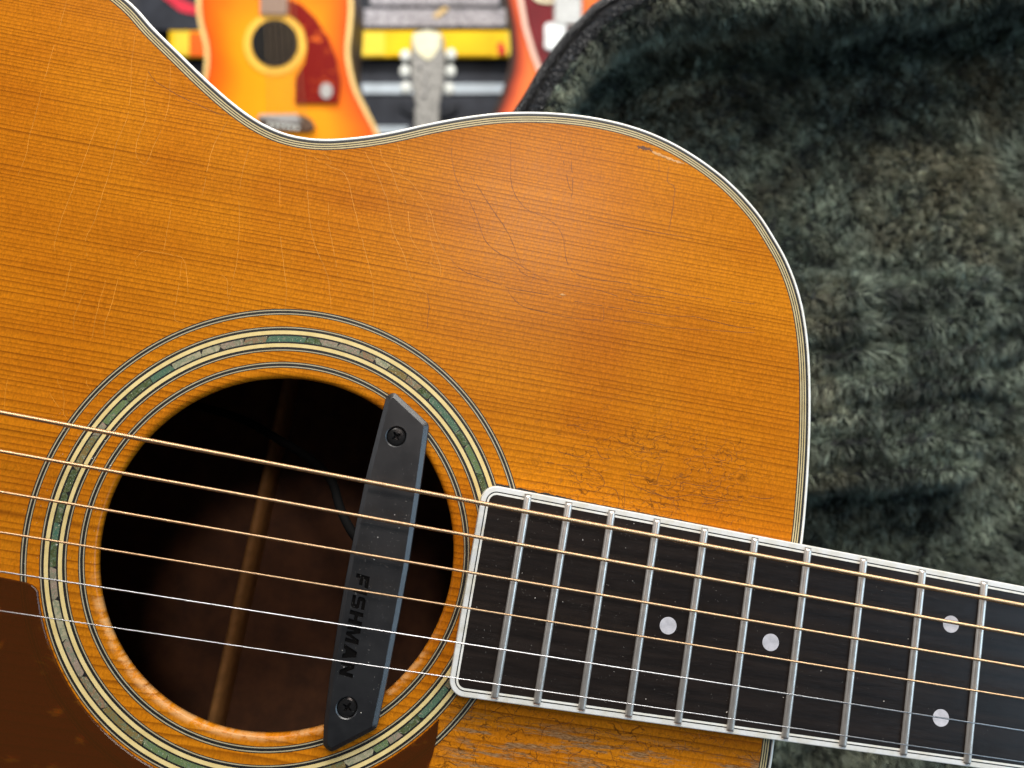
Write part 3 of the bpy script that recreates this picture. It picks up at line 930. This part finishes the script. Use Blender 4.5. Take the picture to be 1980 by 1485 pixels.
def carve(target, cut_bm):
    me = bpy.data.meshes.new("cutter"); cut_bm.to_mesh(me); cut_bm.free()
    big = Matrix.Scale(1000.0, 4)
    me.transform(big); target.data.transform(big)      # work in millimetres: the solver dislikes tiny numbers
    c = bpy.data.objects.new("cutter", me); col.objects.link(c)
    c.parent = target.parent
    md = target.modifiers.new("carve", 'BOOLEAN'); md.operation = 'DIFFERENCE'; md.solver = 'MANIFOLD'; md.object = c
    dg = bpy.context.evaluated_depsgraph_get()
    dg.update()
    new = bpy.data.meshes.new_from_object(target.evaluated_get(dg), depsgraph=dg)
    new.transform(Matrix.Scale(0.001, 4))
    target.modifiers.clear()
    old = target.data; target.data = new
    bpy.data.meshes.remove(old)
    bpy.data.objects.remove(c); bpy.data.meshes.remove(me)


bpy.context.view_layer.update()
carve(body, cut)
bm_part("embossed_lettering", floor, M["gloss_black"], body)
# screws
sm = None
for k, (sx, sy) in enumerate(SCREWS):
    o = None
    if sm is None:
        rows_ = []
        for r, z in ((2.72, -1.4), (2.72, -0.42), (2.60, -0.20), (2.1, -0.03), (1.3, 0.05)):
            rows_.append([(r * math.cos(t) * MM, r * math.sin(t) * MM, z * MM) for t in np.linspace(0, 2 * math.pi, 32, endpoint=False)])
        V, F = strip(rows_); F.append(tuple(range(31, -1, -1))); F.append(tuple(range(len(V) - 32, len(V))))
        o = part("screw", V, F, M["screw"], pickup, False)
        cb = bmesh.new()
        cr = [(1.72, .30), (.60, .46), (.46, .60), (.30, 1.72)]
        pts = []
        for q4 in range(4):
            for a_, b_ in cr:
                cc, ss = math.cos(q4 * math.pi / 2), math.sin(q4 * math.pi / 2)
                pts.append((a_ * cc - b_ * ss, a_ * ss + b_ * cc))
        lo = [cb.verts.new((a_ * 0.55 * MM, b_ * 0.55 * MM, -1.1 * MM)) for a_, b_ in pts]
        hi = [cb.verts.new((a_ * MM, b_ * MM, 0.5 * MM)) for a_, b_ in pts]
        for i in range(len(pts)): cb.faces.new((lo[i], lo[(i + 1) % len(pts)], hi[(i + 1) % len(pts)], hi[i]))
        cb.faces.new(lo[::-1]); cb.faces.new(hi)
        bmesh.ops.recalc_face_normals(cb, faces=cb.faces)
        bpy.context.view_layer.update()
        carve(o, cb)
        sm = o.data
    else:
        o = link(bpy.data.objects.new("screw", sm), pickup)
    o.location = (sx * MM, sy * MM, 3.55 * MM)
    o.rotation_euler = (0, 0, math.radians((38, 62)[k]))
# housing that hangs into the soundhole, and the cable
prism("coil_housing", [((x - PO * 1000) * MM, y * MM) for x, y in ((158.5, 38), (170.5, 33), (170.8, -33), (158.5, -38))], -14 * MM, 0.1 * MM, M["plastic"], pickup)
cab = [(60, 38.5, -64), (79.5, 39.5, -60), (94.4, 38.5, -56), (106.1, 36.4, -50), (117.2, 32.8, -44), (127.8, 29.4, -38), (136.2, 25.7, -32), (142.4, 21.5, -26), (147.4, 14.6, -18), (153.5, 8.5, -11), (160, 4, -8), (166, 0, -8)]
path = catmull([((x - PO * 1000) * MM, y * MM, z * MM) for x, y, z in cab], 6)
tube("cable", path, 1.45 * MM, M["cable"], pickup, 10)

# ------------------------------------------------------------------ dust on board, pickup and top
def specks(n, fn, smin, smax):
    V, F = [], []
    for _ in range(n):
        u, v, z = fn()
        s = rng.uniform(smin, smax) * (3.0 if rng.random() < 0.03 else 1.0)
        l = s * rng.choice([1, 1, 1, 2.2])
        an = rng.uniform(0, math.pi)
        b = len(V)
        for a_, r in ((0, l), (2.0, s), (4.2, s)):
            V.append(((u + r * math.cos(an + a_)) * MM, (v + r * math.sin(an + a_)) * MM, (z + 0.015) * MM))
        V.append((u * MM, v * MM, (z + s * 0.8) * MM))
        F += [(b, b + 1, b + 3), (b + 1, b + 2, b + 3), (b + 2, b, b + 3)]
    return V, F
def on_board():
    u = 192 + abs(rng.normal(0, 60)); u = u if u < 350 else rng.uniform(195, 350)
    return u, BC + rng.uniform(-1, 1) * (wb(u) - 3), ZB
def on_pick(): 
    return rng.uniform(157.8, 170.8), rng.triangular(-40, 5, 36), 4.0
def on_top():
    while True:
        u, v = rng.triangular(60, 66, 92), rng.uniform(-17, 34)
        if (u - C0[0]) ** 2 + (v - C0[1]) ** 2 > 51.5 ** 2: return u, v, 0.07
V1, F1 = specks(800, on_board, 0.025, 0.075)
V2, F2 = specks(260, on_pick, 0.025, 0.075)
V3, F3 = specks(150, on_top, 0.03, 0.10)
F = F1 + [tuple(i + len(V1) for i in f) for f in F2] + [tuple(i + len(V1) + len(V2) for i in f) for f in F3]
dust = part("dust", V1 + V2 + V3, F, M["dust"])
dust.matrix_world = G
tag(dust, "fine pale dust specks on the fingerboard, pickup and wood by the soundhole", "dust", kind="stuff")

# ------------------------------------------------------------------ open plush-lined case lid behind the guitar
CG = G.copy()
case = empty("guitar_case_lid", CG)
tag(case, "open guitar case lid with black leatherette rim and dark green plush lining behind the guitar", "guitar case")
RIM = [(606.0, 388.3), (495.7, 358.2), (403.2, 329.5), (339.4, 308.9), (289.1, 296.9), (252.1, 287.2), (224.9, 274.9), (206.5, 259.8), (201.8, 252.4), (195.1, 242.2), (189.5, 230.8), (184.7, 219.7), (180.8, 208.0), (176.7, 197.5), (171.6, 180.5), (167.3, 157.3), (166.2, 130.1), (168.6, 97.0), (174.8, 56.1), (182.7, 12.0), (195.2, -51.7), (211.9, -132.5)]
RC = resample(catmull(RIM, 10), 260, closed=False)
RN = normals2d(RC, False)      # travelling down-left: left normal points into the lid
if RN[len(RN) // 2][0] < 0: RN = -RN
def sweep(prof, wob=0.0):
    rows = []
    for o_, z_ in prof:
        P = RC + RN * o_
        rows.append([(x * MM, y * MM, z_ * MM) for x, y in P])
    return strip(rows, closed=False)
V, F = sweep([(0, -176), (0, -112), (0.4, -109.3), (1.6, -107.8), (3.0, -107.6), (4.2, -108.4), (4.7, -110.2)])
part("rim_piping", V, F, M["leather"], case, True)
RB = resample(catmull(RIM, 10), 1100, closed=False)
RBN = normals2d(RB, False)
if RBN[len(RBN) // 2][0] < 0: RBN = -RBN
arcs = np.arange(1100)
rows = []
for k_, (o_, z_) in enumerate([(4.5, -112), (5.0, -109.6), (6.0, -108.3), (7.2, -107.8), (8.4, -107.7), (9.6, -107.9), (10.8, -108.3), (11.8, -109.2), (12.5, -110.8), (12.7, -113)]):
    crk = 0.0 if k_ in (0, 9) else 0.55 * np.sin(arcs * 1.15 + k_ * 1.1 + 2.0 * np.sin(arcs * 0.21 + k_)) * np.sin(arcs * 0.31 + k_ * 0.7) + rng.normal(0, 0.16, 1100)
    P = RB + RBN * o_
    rows.append([(p[0] * MM, p[1] * MM, (z_ + c_) * MM) for p, c_ in zip(P, np.broadcast_to(crk, 1100))])
V, F = strip(rows, closed=False)
part("rim_band", V, F, M["leather"], case, True)
# side wall of the lid, padded, then the panel
WALL = [(11.5, -111.5), (14.0, -111.0), (17.5, -113.5), (19.5, -119), (19.0, -128), (16.5, -140), (14.0, -148), (14.0, -154), (18.0, -160), (26, -163)]
V, F = sweep(WALL)
wall_v, wall_f = np.array(V), np.array(F)
part("side_lining", V, F, M["lining"], case, True)


def sn(u, v, seed, scale, k=7):
    r = np.random.default_rng(seed)
    s = 0
    for i in range(k):
        a = r.uniform(0, 2 * np.pi); f_ = r.uniform(0.6, 1.6) / scale * 2 * np.pi
        s = s + np.sin(f_ * (u * np.cos(a) + v * np.sin(a)) + r.uniform(0, 6.28))
    return s / k


def sst(x, a, b):
    t = np.clip((x - a) / (b - a), 0, 1); return t * t * (3 - 2 * t)


def panel_z(u, v):
    z = -163 + 5.0 * sn(u, v, 3, 120) + 3.0 * sn(u, v, 5, 45) + 1.6 * sn(u, v, 6, 18)
    # padded accessory block
    vv = v - 0.23 * (u - 380)
    block = sst(u, 446, 424) * sst(vv, 172, 160) * sst(vv, 54, 64)
    z = z + block * (30 + 3.0 * np.sin(vv * 0.42 + 1.5 * sn(u, v, 9, 60)))
    # low ridges fanning from its right end
    z = z + 6.0 * sst(u, 405, 440) * sst(u, 480, 450) * np.sin(vv * 0.36 + 2 * sn(u, v, 12, 90)) * sst(vv, 60, 90) * sst(vv, 190, 160)
    # bulge to the upper right
    z = z + 26 * sst(u, 400, 520) * sst(v, 220, 330)
    return z


order = np.argsort(RC[:, 1])
vrow = np.linspace(-130, 428, 230)
uleft = np.interp(vrow, RC[order, 1], (RC + RN * 22)[order, 0])
vleft_off = 0
tcol = np.linspace(0, 1, 150)
U = uleft[:, None] + (640 - uleft[:, None]) * tcol[None] ** 1.15
Vg = np.repeat(vrow[:, None], 150, 1)
Z = panel_z(U, Vg)
PV = np.stack([U, Vg, Z], -1).reshape(-1, 3) * MM
i = np.arange(229)[:, None] * 150; j = np.arange(149)[None]
PF = np.stack([i + j, i + j + 1, i + 151 + j, i + 150 + j], -1).reshape(-1, 4)
part("panel_lining", PV.tolist(), PF.tolist(), M["lining"], case, True)
# plain outside of the shell
V, F = sweep([(0, -176), (4, -182), (60, -184)])
part("shell", V, F, M["leather"], case, True)


def fur(name, Vs, Fs, count, keep, length, width, seed, flip=False):
    r = np.random.default_rng(seed)
    tri = np.concatenate([Fs[:, [0, 1, 2]], Fs[:, [0, 2, 3]]])
    A, B, Cc = Vs[tri[:, 0]], Vs[tri[:, 1]], Vs[tri[:, 2]]
    nrm = np.cross(B - A, Cc - A); ar = np.linalg.norm(nrm, axis=1)
    cen = (A + B + Cc) / 3
    ok = keep(cen) & (ar > 1e-14)
    pick = r.choice(np.where(ok)[0], count, p=ar[ok] / ar[ok].sum())
    s, t = r.random(count), r.random(count)
    sw = s + t > 1; s[sw] = 1 - s[sw]; t[sw] = 1 - t[sw]
    P = A[pick] + s[:, None] * (B - A)[pick] + t[:, None] * (Cc - A)[pick]
    N_ = nrm[pick] / ar[pick][:, None]
    if flip: N_ = -N_
    Pm = P * 1000
    # tufts: neighbouring strands lean together
    cell = np.floor((Pm[:, :2] + 2.2 * np.stack([sn(Pm[:, 0], Pm[:, 1], 21, 13), sn(Pm[:, 1], Pm[:, 0], 22, 11)], 1)) / 3.4 + 0.18 * Pm[:, 2:3]).astype(np.int64)
    h = (cell[:, 0] * 73856093) ^ (cell[:, 1] * 19349663)
    h1 = ((h * 2654435761) % 100003) / 100003.0; h2 = ((h * 40503 + 977) % 100019) / 100019.0
    lean = np.stack([np.cos(6.283 * h1), np.sin(6.283 * h1), 0 * h1], 1) * (0.35 + 0.75 * h2)[:, None]
    flow = np.stack([0.55 * sn(Pm[:, 0], Pm[:, 1], 31, 90), -0.35 + 0.5 * sn(Pm[:, 0], Pm[:, 1], 32, 80), 0 * h1], 1)
    D = N_ + 0.45 * lean + 1.15 * flow + r.normal(0, 0.22, (count, 3))
    D /= np.linalg.norm(D, axis=1)[:, None]
    Lg = length * (0.55 + 0.5 * h2 + 0.35 * r.random(count))
    bend = lean * 0.32 + flow * 0.8 + r.normal(0, 0.2, (count, 3)) - N_ * 0.25
    mid = P + D * (Lg * 0.5)[:, None]
    tip = P + D * (Lg * 0.82)[:, None] + bend * (Lg * 0.42)[:, None]
    W = np.cross(D, r.normal(0, 1, (count, 3))); W /= np.linalg.norm(W, axis=1)[:, None]
    W *= (width * r.uniform(0.6, 1.3, count))[:, None]
    Vv = np.stack([P - W * 0.5, P + W * 0.5, mid - W * 0.45, mid + W * 0.45, tip], 1).reshape(-1, 3)
    b = np.arange(count)[:, None] * 5
    me = bpy.data.meshes.new(name)
    nt = count * 3
    idx = np.stack([b + 0, b + 1, b + 3, b + 0, b + 3, b + 2, b + 2, b + 3, b + 4], -1).reshape(-1)
    me.vertices.add(len(Vv)); me.vertices.foreach_set("co", Vv.astype(np.float32).ravel())
    me.loops.add(nt * 3); me.loops.foreach_set("vertex_index", idx.astype(np.int32))
    me.polygons.add(nt); me.polygons.foreach_set("loop_start", np.arange(0, nt * 3, 3, dtype=np.int32))
    me.update(calc_edges=True)
    me.materials.append(M["fur"])
    o = link(bpy.data.objects.new(name, me), case)
    return tag(o, kind="stuff")


PFv = PV
fur("plush_pile", PFv, PF, 400000, lambda c: (c[:, 0] < 0.60) & (c[:, 1] > -0.105) & (c[:, 1] < 0.415), 7.0 * MM, 0.30 * MM, 41)
fn = np.cross(wall_v[wall_f[:, 1]] - wall_v[wall_f[:, 0]], wall_v[wall_f[:, 2]] - wall_v[wall_f[:, 0]])
k = len(RC) // 2
fur("edge_pile", wall_v, wall_f, 80000, lambda c: (c[:, 0] < 0.52) & (c[:, 1] > 0.10), 5.5 * MM, 0.28 * MM, 43, flip=bool(fn[k + 2 * (len(RC) - 1)][0] < 0))

# ------------------------------------------------------------------ the shop behind
FPX = 1499.37
def wp(px, py, D): return ((px - 990) / FPX * D, 1.0 + (742.5 - py) / FPX * D)

def burst(name, stops):
    t = NT(name)
    at = t.n.new("ShaderNodeAttribute"); at.attribute_name = "rim"
    c = t.coord()
    n = t.noise(c, 0.02, 3)
    f_ = t.m('ADD', at.outputs["Fac"], t.m('MULTIPLY', t.m('SUBTRACT', n, 0.5), 0.12))
    t.set(Base_Color=t.ramp(f_, stops), Roughness=0.25)
    return t.mat

BG = dict(
    amber=burst("orange_sunburst_lacquer", [(0.0, (0.98, 0.37, 0.008)), (0.50, (0.96, 0.31, 0.006)), (0.78, (0.86, 0.16, 0.005)), (1.0, (0.62, 0.075, 0.006))]),
    cherry=burst("dark_cherry_sunburst_lacquer", [(0.0, (0.90, 0.25, 0.04)), (0.66, (0.85, 0.17, 0.04)), (0.84, (0.45, 0.05, 0.015)), (0.95, (0.03, 0.012, 0.008)), (1.0, (0.02, 0.01, 0.007))]),
    cream=plain("background_cream_binding", (0.86, 0.58, 0.22), 0.4, scale=0.02),
    side=plain("dark_brown_side", (0.05, 0.022, 0.012), 0.4, scale=0.03),
    hole=plain("soundhole_shade_black", (0.012, 0.011, 0.010), 0.8, scale=0.03),
    red=tortoise("red_tortoise_guard", (0.20, 0.006, 0.003), (0.75, 0.13, 0.015), 0.035, 1.0),
    maroon=plain("maroon_guard", (0.15, 0.012, 0.016), 0.35, scale=0.02),
    grey=plain("grey_metal", (0.42, 0.40, 0.38), 0.4, 0.3, scale=0.03),
    silver=plain("silver_sparkle", (0.30, 0.285, 0.26), 0.5, 0.0, var=0.45, scale=0.12),
    pearl=plain("pearl_button", (0.75, 0.76, 0.70), 0.25, scale=0.05),
    creamy=plain("pearloid_cream", (0.85, 0.78, 0.52), 0.35, scale=0.05),
    white=plain("white_plastic", (0.80, 0.82, 0.80), 0.3, scale=0.05),
    wood=plain("board_brown", (0.12, 0.07, 0.045), 0.5, scale=0.03),
    string=plain("wire_string", (0.34, 0.22, 0.12), 0.4, 0.5),
    black=plain("black_tolex", (0.022, 0.024, 0.030), 0.55, scale=0.05, var=0.3),
    black2=plain("grey_black_panel", (0.035, 0.038, 0.048), 0.5, scale=0.02, var=0.3),
    grille=plain("silver_grille_cloth", (0.36, 0.34, 0.36), 0.7, var=0.7, scale=0.16),
    yellow=plain("yellow_shelf_rail", (0.92, 0.56, 0.008), 0.5, scale=0.01, var=0.10),
    yellow2=plain("pale_yellow_card", (0.95, 0.66, 0.06), 0.5, scale=0.01),
    orange=plain("orange_card", (0.90, 0.13, 0.015), 0.5, scale=0.01),
    redtag=plain("red_tag", (0.75, 0.02, 0.03), 0.5, scale=0.01),
    trim=plain("pale_blue_trim", (0.55, 0.62, 0.68), 0.4, scale=0.02),
    pink=plain("pink_red_print", (0.70, 0.04, 0.07), 0.5, scale=0.02),
    tan=plain("tan_emblem", (0.70, 0.48, 0.20), 0.4, scale=0.05),
    wall=plain("dark_shop_wall", (0.09, 0.09, 0.10), 0.8, scale=0.005),
)

for _m in BG.values():
    _m.node_tree.nodes["Principled BSDF"].inputs["Specular IOR Level"].default_value = 0.12
    _b = _m.node_tree.nodes["Principled BSDF"].inputs["Roughness"]
    if not _b.is_linked: _b.default_value = max(_b.default_value, 0.4)


def body_from(name, px, D, thick, top_mat, bind_w, parent, root_loc):
    P = resample(catmull(px, 8, True), 120)
    W = np.array([wp(x, y, D) for x, y in P]) - np.array([root_loc[0], root_loc[2]])
    if (np.roll(W, -1, 0)[:, 1] * W[:, 0] - W[:, 1] * np.roll(W, -1, 0)[:, 0]).sum() < 0: W = W[::-1]
    N_ = normals2d(W)
    c = W.mean(0)
    y0 = D - root_loc[1]
    L = lambda Q, y: [(a, y, b) for a, b in Q]
    Wi = W + N_ * bind_w
    V, F = strip([L(W, y0 + 0.006), L(W, y0 + thick)])
    F.append(tuple(range(119, -1, -1)) if False else tuple(range(120, 240)))
    part("body", V, F, BG["side"], parent, False)
    V, F = strip([L(W, y0 + 0.006), L(W, y0), L(Wi, y0)])
    part("binding", V, F, BG["cream"] if bind_w > 0.004 else BG["side"], parent)
    rows, rim = [], []
    for k in (1.0, 0.94, 0.86, 0.75, 0.6, 0.4, 0.2, 0.02):
        rows.append(L(c + (Wi - c) * k, y0 - 0.004 * (1 - k)))
        rim += [k] * 120
    V, F = strip(rows); F.append(tuple(range(len(V) - 120, len(V))))
    o = part("top", V, F, top_mat, parent)
    at = o.data.attributes.new("rim", 'FLOAT', 'POINT'); at.data.foreach_set("value", rim)
    return o


def flat(name, px, D, y_off, th, mat, parent, root_loc, bevel=0.001):
    P = [tuple(np.array(wp(x, y, D)) - np.array([root_loc[0], root_loc[2]])) for x, y in px]
    y = D - root_loc[1] + y_off
    return prism(name, P, y, y - th, mat, parent, axis='y') if bevel <= 0 else prism2(name, P, y, th, mat, parent, bevel)


def prism2(name, P, y, th, mat, parent, bevel):
    bm = bmesh.new()
    Q = np.array(P, float)
    if (np.roll(Q, -1, 0)[:, 1] * Q[:, 0] - Q[:, 1] * np.roll(Q, -1, 0)[:, 0]).sum() < 0: Q = Q[::-1]
    I = Q + normals2d(Q) * bevel
    loops = [[bm.verts.new((a_, yy, b_)) for a_, b_ in R_] for R_, yy in ((Q, y), (Q, y - th + bevel), (I, y - th))]
    n = len(Q)
    for a_, b_ in zip(loops[:-1], loops[1:]):
        for i in range(n): bm.faces.new((a_[i], a_[(i + 1) % n], b_[(i + 1) % n], b_[i]))
    bm.faces.new(loops[0][::-1]); bm.faces.new(loops[-1])
    return bm_part(name, bm, mat, parent)


def circ(cx, cy, rx, ry=None, n=32): return [(cx + rx * math.cos(t), cy + (ry or rx) * math.sin(t)) for t in np.linspace(0, 2 * math.pi, n, endpoint=False)]


# orange sunburst acoustic
D = 1.55
bx, bz = wp(545, 470, D)
RL = (bx, D, bz)
og = empty("sunburst_acoustic_guitar", loc=RL)
tag(og, "bright orange sunburst acoustic guitar with red tortoise pickguard standing in the blurred background", "guitar", "guitars on display in the shop")
px = [(386, -45), (380, 0), (383, 40), (391, 72), (396, 102), (393, 145), (377, 200), (355, 260), (346, 330), (362, 400), (430, 452), (545, 470), (655, 455), (722, 405), (745, 335), (735, 265), (712, 215), (690, 170), (678, 122), (676, 92), (681, 42), (682, 0), (672, -50), (630, -90), (540, -105), (440, -95)]
body_from("top", px, D, 0.11, BG["amber"], 0.0085, og, RL)
ring_px = circ(533, 87, 60)
flat("rosette", ring_px, D, -0.003, 0.002, plain("pale_amber_rosette", (0.93, 0.50, 0.05), 0.4), og, RL, 0)
flat("soundhole", circ(533, 86, 46), D, -0.0055, 0.001, BG["hole"], og, RL, 0)  # near-black disc on the uncut top; the hole's shade is put into its colour
guard = [(560, 2), (585, 12), (612, 38), (636, 75), (652, 115), (660, 160), (656, 201), (572, 203), (574, 150), (590, 125), (596, 95), (590, 62), (578, 42), (562, 32)]
flat("pickguard", guard, D, -0.0055, 0.002, BG["red"], og, RL, 0)
flat("pickguard_oval", circ(633, 179, 12, 15), D, -0.008, 0.002, BG["grey"], og, RL, 0)  # pale grey oval set on the lower part of the guard
flat("bridge", [(500, 238), (506, 226), (590, 226), (606, 236), (612, 250), (600, 258), (520, 254)], D, -0.003, 0.010, BG["wood"], og, RL, 0.002)
flat("saddle", [(504, 234), (508, 227), (578, 226), (588, 243), (560, 244)], D, -0.0135, 0.004, BG["grey"], og, RL, 0.001)
for k in range(6):
    flat("bridge_pin", circ(526 + 10.5 * k, 247 + 1.2 * k, 3.6, 4.2, 12), D, -0.0135, 0.005, BG["pearl"], og, RL, 0.0008)
flat("fingerboard", [(504, -200), (556, -200), (558, 30), (550, 33), (506, 31)], D, -0.003, 0.007, plain("worn_grey_board", (0.30, 0.20, 0.15), 0.4), og, RL, 0.001)
for k in range(6):
    x0, x1 = 508 + 8.2 * k, 511 + 13.5 * k + 15
    flat("string", [(x0, -200), (x0 + 0.8, -200), (x1 + 0.8, 240), (x1, 240)], D, -0.012, 0.0012, BG["string"], og, RL, 0)

# cherry burst guitar at the right
D = 1.62
bx, bz = wp(1080, 420, D)
RL = (bx, D, bz)
cg = empty("cherry_burst_guitar", loc=RL)
tag(cg, "dark edged cherry sunburst electric guitar with maroon pickguard partly hidden by the case rim", "guitar", "guitars on display in the shop")
px = [(968, -40), (976, 0), (984, 45), (987, 90), (982, 135), (966, 190), (940, 250), (922, 320), (935, 390), (1000, 440), (1090, 455), (1180, 440), (1245, 390), (1260, 320), (1240, 250), (1205, 190), (1190, 130), (1192, 60), (1205, -20), (1200, -90), (1150, -135), (1085, -145), (1010, -130), (972, -90)]
body_from("top", px, D, 0.045, BG["cherry"], 0.003, cg, RL)
gp = [(998, -70), (1001, 0), (1011, 55), (1026, 105), (1043, 150), (1075, 175), (1110, 160), (1120, -70)]
flat("guard_edge", gp, D, -0.005, 0.003, plain("pinkish_cream_edge", (0.80, 0.50, 0.38), 0.4), cg, RL, 0)
gi = [(1009, -68), (1011, 0), (1020, 52), (1034, 100), (1049, 140), (1076, 162), (1102, 150), (1112, -68)]
flat("pickguard", gi, D, -0.0085, 0.002, BG["maroon"], cg, RL, 0)
flat("white_pickup", [(1052, 57), (1058, 51), (1090, 51), (1094, 57), (1092, 100), (1086, 106), (1058, 104), (1052, 98)], D, -0.011, 0.008, BG["white"], cg, RL, 0.002)
mp = flat("metal_pickup", [(1070, -40), (1124, -40), (1124, 52), (1112, 56), (1070, 56)], D, -0.011, 0.008, BG["grey"], cg, RL, 0.002)
for k in range(4):
    flat("pickup_bar", [(1074, 4 + 13 * k), (1120, 4 + 13 * k), (1120, 9 + 13 * k), (1074, 9 + 13 * k)], D, -0.0195, 0.002, BG["white"], mp, RL, 0)
flat("cream_ring", [(1028, 0), (1040, 10), (1060, 13), (1080, 6), (1080, 0), (1060, 6), (1044, 3), (1034, -6)], D, -0.011, 0.003, BG["creamy"], cg, RL, 0)

# guitar headstock in the middle
D = 1.80
bx, bz = wp(828, 330, D)
RL = (bx, D, bz)
hs = empty("guitar_headstock", loc=RL)
tag(hs, "silver grey guitar headstock with pearl tuner buttons in front of the dark amplifier", "headstock", "guitars on display in the shop")
flat("headstock_face", [(797, 80), (803, 68), (828, 62), (853, 68), (859, 80), (861, 115), (859, 170), (852, 198), (848, 212), (808, 212), (803, 198), (798, 170), (796, 115)], D, 0.0, 0.016, BG["silver"], hs, RL, 0.002)
flat("neck", [(804, 212), (850, 212), (852, 400), (800, 400)], D, 0.0, 0.020, BG["silver"], hs, RL, 0.002)
flat("inlay", [(801, 72), (828, 66), (853, 72), (852, 96), (842, 112), (832, 122), (820, 118), (808, 106), (801, 92)], D, -0.0165, 0.002, BG["creamy"], hs, RL, 0)
for k in range(5):
    flat("tuning_post", circ(814 + 9 * (k % 2) + 4 * k % 9, 132 + 14 * k, 4, 4, 12), D, -0.0165, 0.006, BG["grey"], hs, RL, 0.001)
for k, (x, y) in enumerate(((784, 108), (783, 138), (785, 170), (872, 106), (871, 138), (868, 172))):
    X, Zz = wp(x, y, D)
    bm = bmesh.new(); bmesh.ops.create_uvsphere(bm, u_segments=16, v_segments=10, radius=1)
    for v in bm.verts: v.co = Vector((X - RL[0] + v.co.x * 0.0125, v.co.y * 0.006, Zz - RL[2] + v.co.z * 0.0145))
    bo = bm_part("tuner_button", bm, BG["pearl"], hs, True)
    sx = 1 if x < 828 else -1
    flat("shaft", [(x + sx * 8, y - 2), (x + sx * 20, y - 2), (x + sx * 20, y + 2), (x + sx * 8, y + 2)], D, 0.002, 0.004, BG["grey"], bo, RL, 0)
flat("stand_yoke", [(772, 198), (790, 203), (800, 212), (856, 212), (866, 203), (884, 198), (884, 212), (862, 226), (796, 226), (772, 212)], D, 0.03, 0.025, BG["black"], hs, RL, 0.002)

# amplifiers on the shelf and below it
D = 2.05
def thing_boxes(name, loc_px, label, cat, group=None):
    bx, bz = wp(*loc_px, D)
    r = empty(name, loc=(bx, D, bz)); tag(r, label, cat, group)
    return r, (bx, D, bz)
def rect(x0, y0, x1, y1): return [(x0, y0), (x1, y0), (x1, y1), (x0, y1)]
am, RL = thing_boxes("amplifier", (842, 60), "dark amplifier with mottled silver grille cloth standing on the yellow fronted shelf", "amplifier", "amplifiers in the shop")
flat("cabinet", rect(694, -160, 990, 60), D, 0.0, 0.25 * -1 + 0.02 + 0.24, BG["black"], am, RL, 0.003)
flat("grille_cloth", rect(706, 22, 978, 56), D, -0.011, 0.004, BG["grille"], am, RL, 0.001)
flat("grille_cloth", rect(718, -120, 965, 15), D, -0.011, 0.004, BG["grille"], am, RL, 0.001)
flat("emblem", [(838, 36), (862, 18), (868, 24), (846, 42)], D, -0.0155, 0.003, BG["tan"], am, RL, 0)
box("cabinet_box", (wp(694, 0, D)[0] - RL[0], 0.012, 0.0), (wp(990, 0, D)[0] - RL[0], 0.25, 0.30), BG["black"], am, 0.004)
am2, RL = thing_boxes("dark_amplifier", (330, 62), "dark box with a pink red printed stripe above the orange shelf card", "amplifier", "amplifiers in the shop")
flat("cabinet", rect(270, -160, 520, 62), D, 0.2, 0.21, BG["black2"], am2, RL, 0.003)
flat("printed_stripe", [(306, -10), (330, -8), (388, 18), (386, 34), (352, 26)], D, -0.011, 0.002, BG["pink"], am2, RL, 0)
am3, RL = thing_boxes("speaker_cabinet", (700, 330), "black speaker cabinet with pale blue trim strip below the yellow shelf rail", "amplifier", "amplifiers in the shop")
flat("cabinet", rect(300, 115, 992, 420), D, 0.25, 0.255, BG["black2"], am3, RL, 0.003)
flat("trim_strip", rect(696, 164, 976, 184), D, -0.006, 0.004, BG["trim"], am3, RL, 0.001)
flat("trim_strip", rect(716, 246, 790, 262), D, -0.006, 0.004, BG["trim"], am3, RL, 0.001)
D = 2.02
sh, RL = thing_boxes("display_shelf", (660, 115), "shop shelf with bright yellow front rail and coloured price cards", "shelf")
flat("front_rail", rect(330, 62, 998, 113), D, 0.0, 0.008, BG["yellow"], sh, RL, 0.001)
box("shelf_board", (wp(330, 0, D)[0] - RL[0], 0.001, 0.028), (wp(998, 0, D)[0] - RL[0], 0.027, 0.045), BG["black2"], sh)
for x0, x1, m in ((696, 745, "yellow2"), (752, 798, "yellow"), (872, 950, "yellow"), (340, 369, "yellow2"), (979, 993, "yellow2")):
    flat("price_card", rect(x0, 65, x1, 110), D, -0.009, 0.002, BG[m], sh, RL, 0)
flat("price_card", rect(370, 66, 402, 111), D, -0.009, 0.002, BG["orange"], sh, RL, 0)
flat("red_tag", [(962, 88), (972, 86), (978, 108), (964, 110)], D, -0.012, 0.002, BG["redtag"], sh, RL, 0)
D = 2.6
X0, Z0 = wp(-600, 1500, D); X1, Z1 = wp(2600, -800, D)
tag(part("wall", [(X0, D, Z0), (X1, D, Z0), (X1, D, Z1), (X0, D, Z1)], [(0, 1, 2, 3)], BG["wall"]), "dark shop wall far behind the display", None, kind="structure")
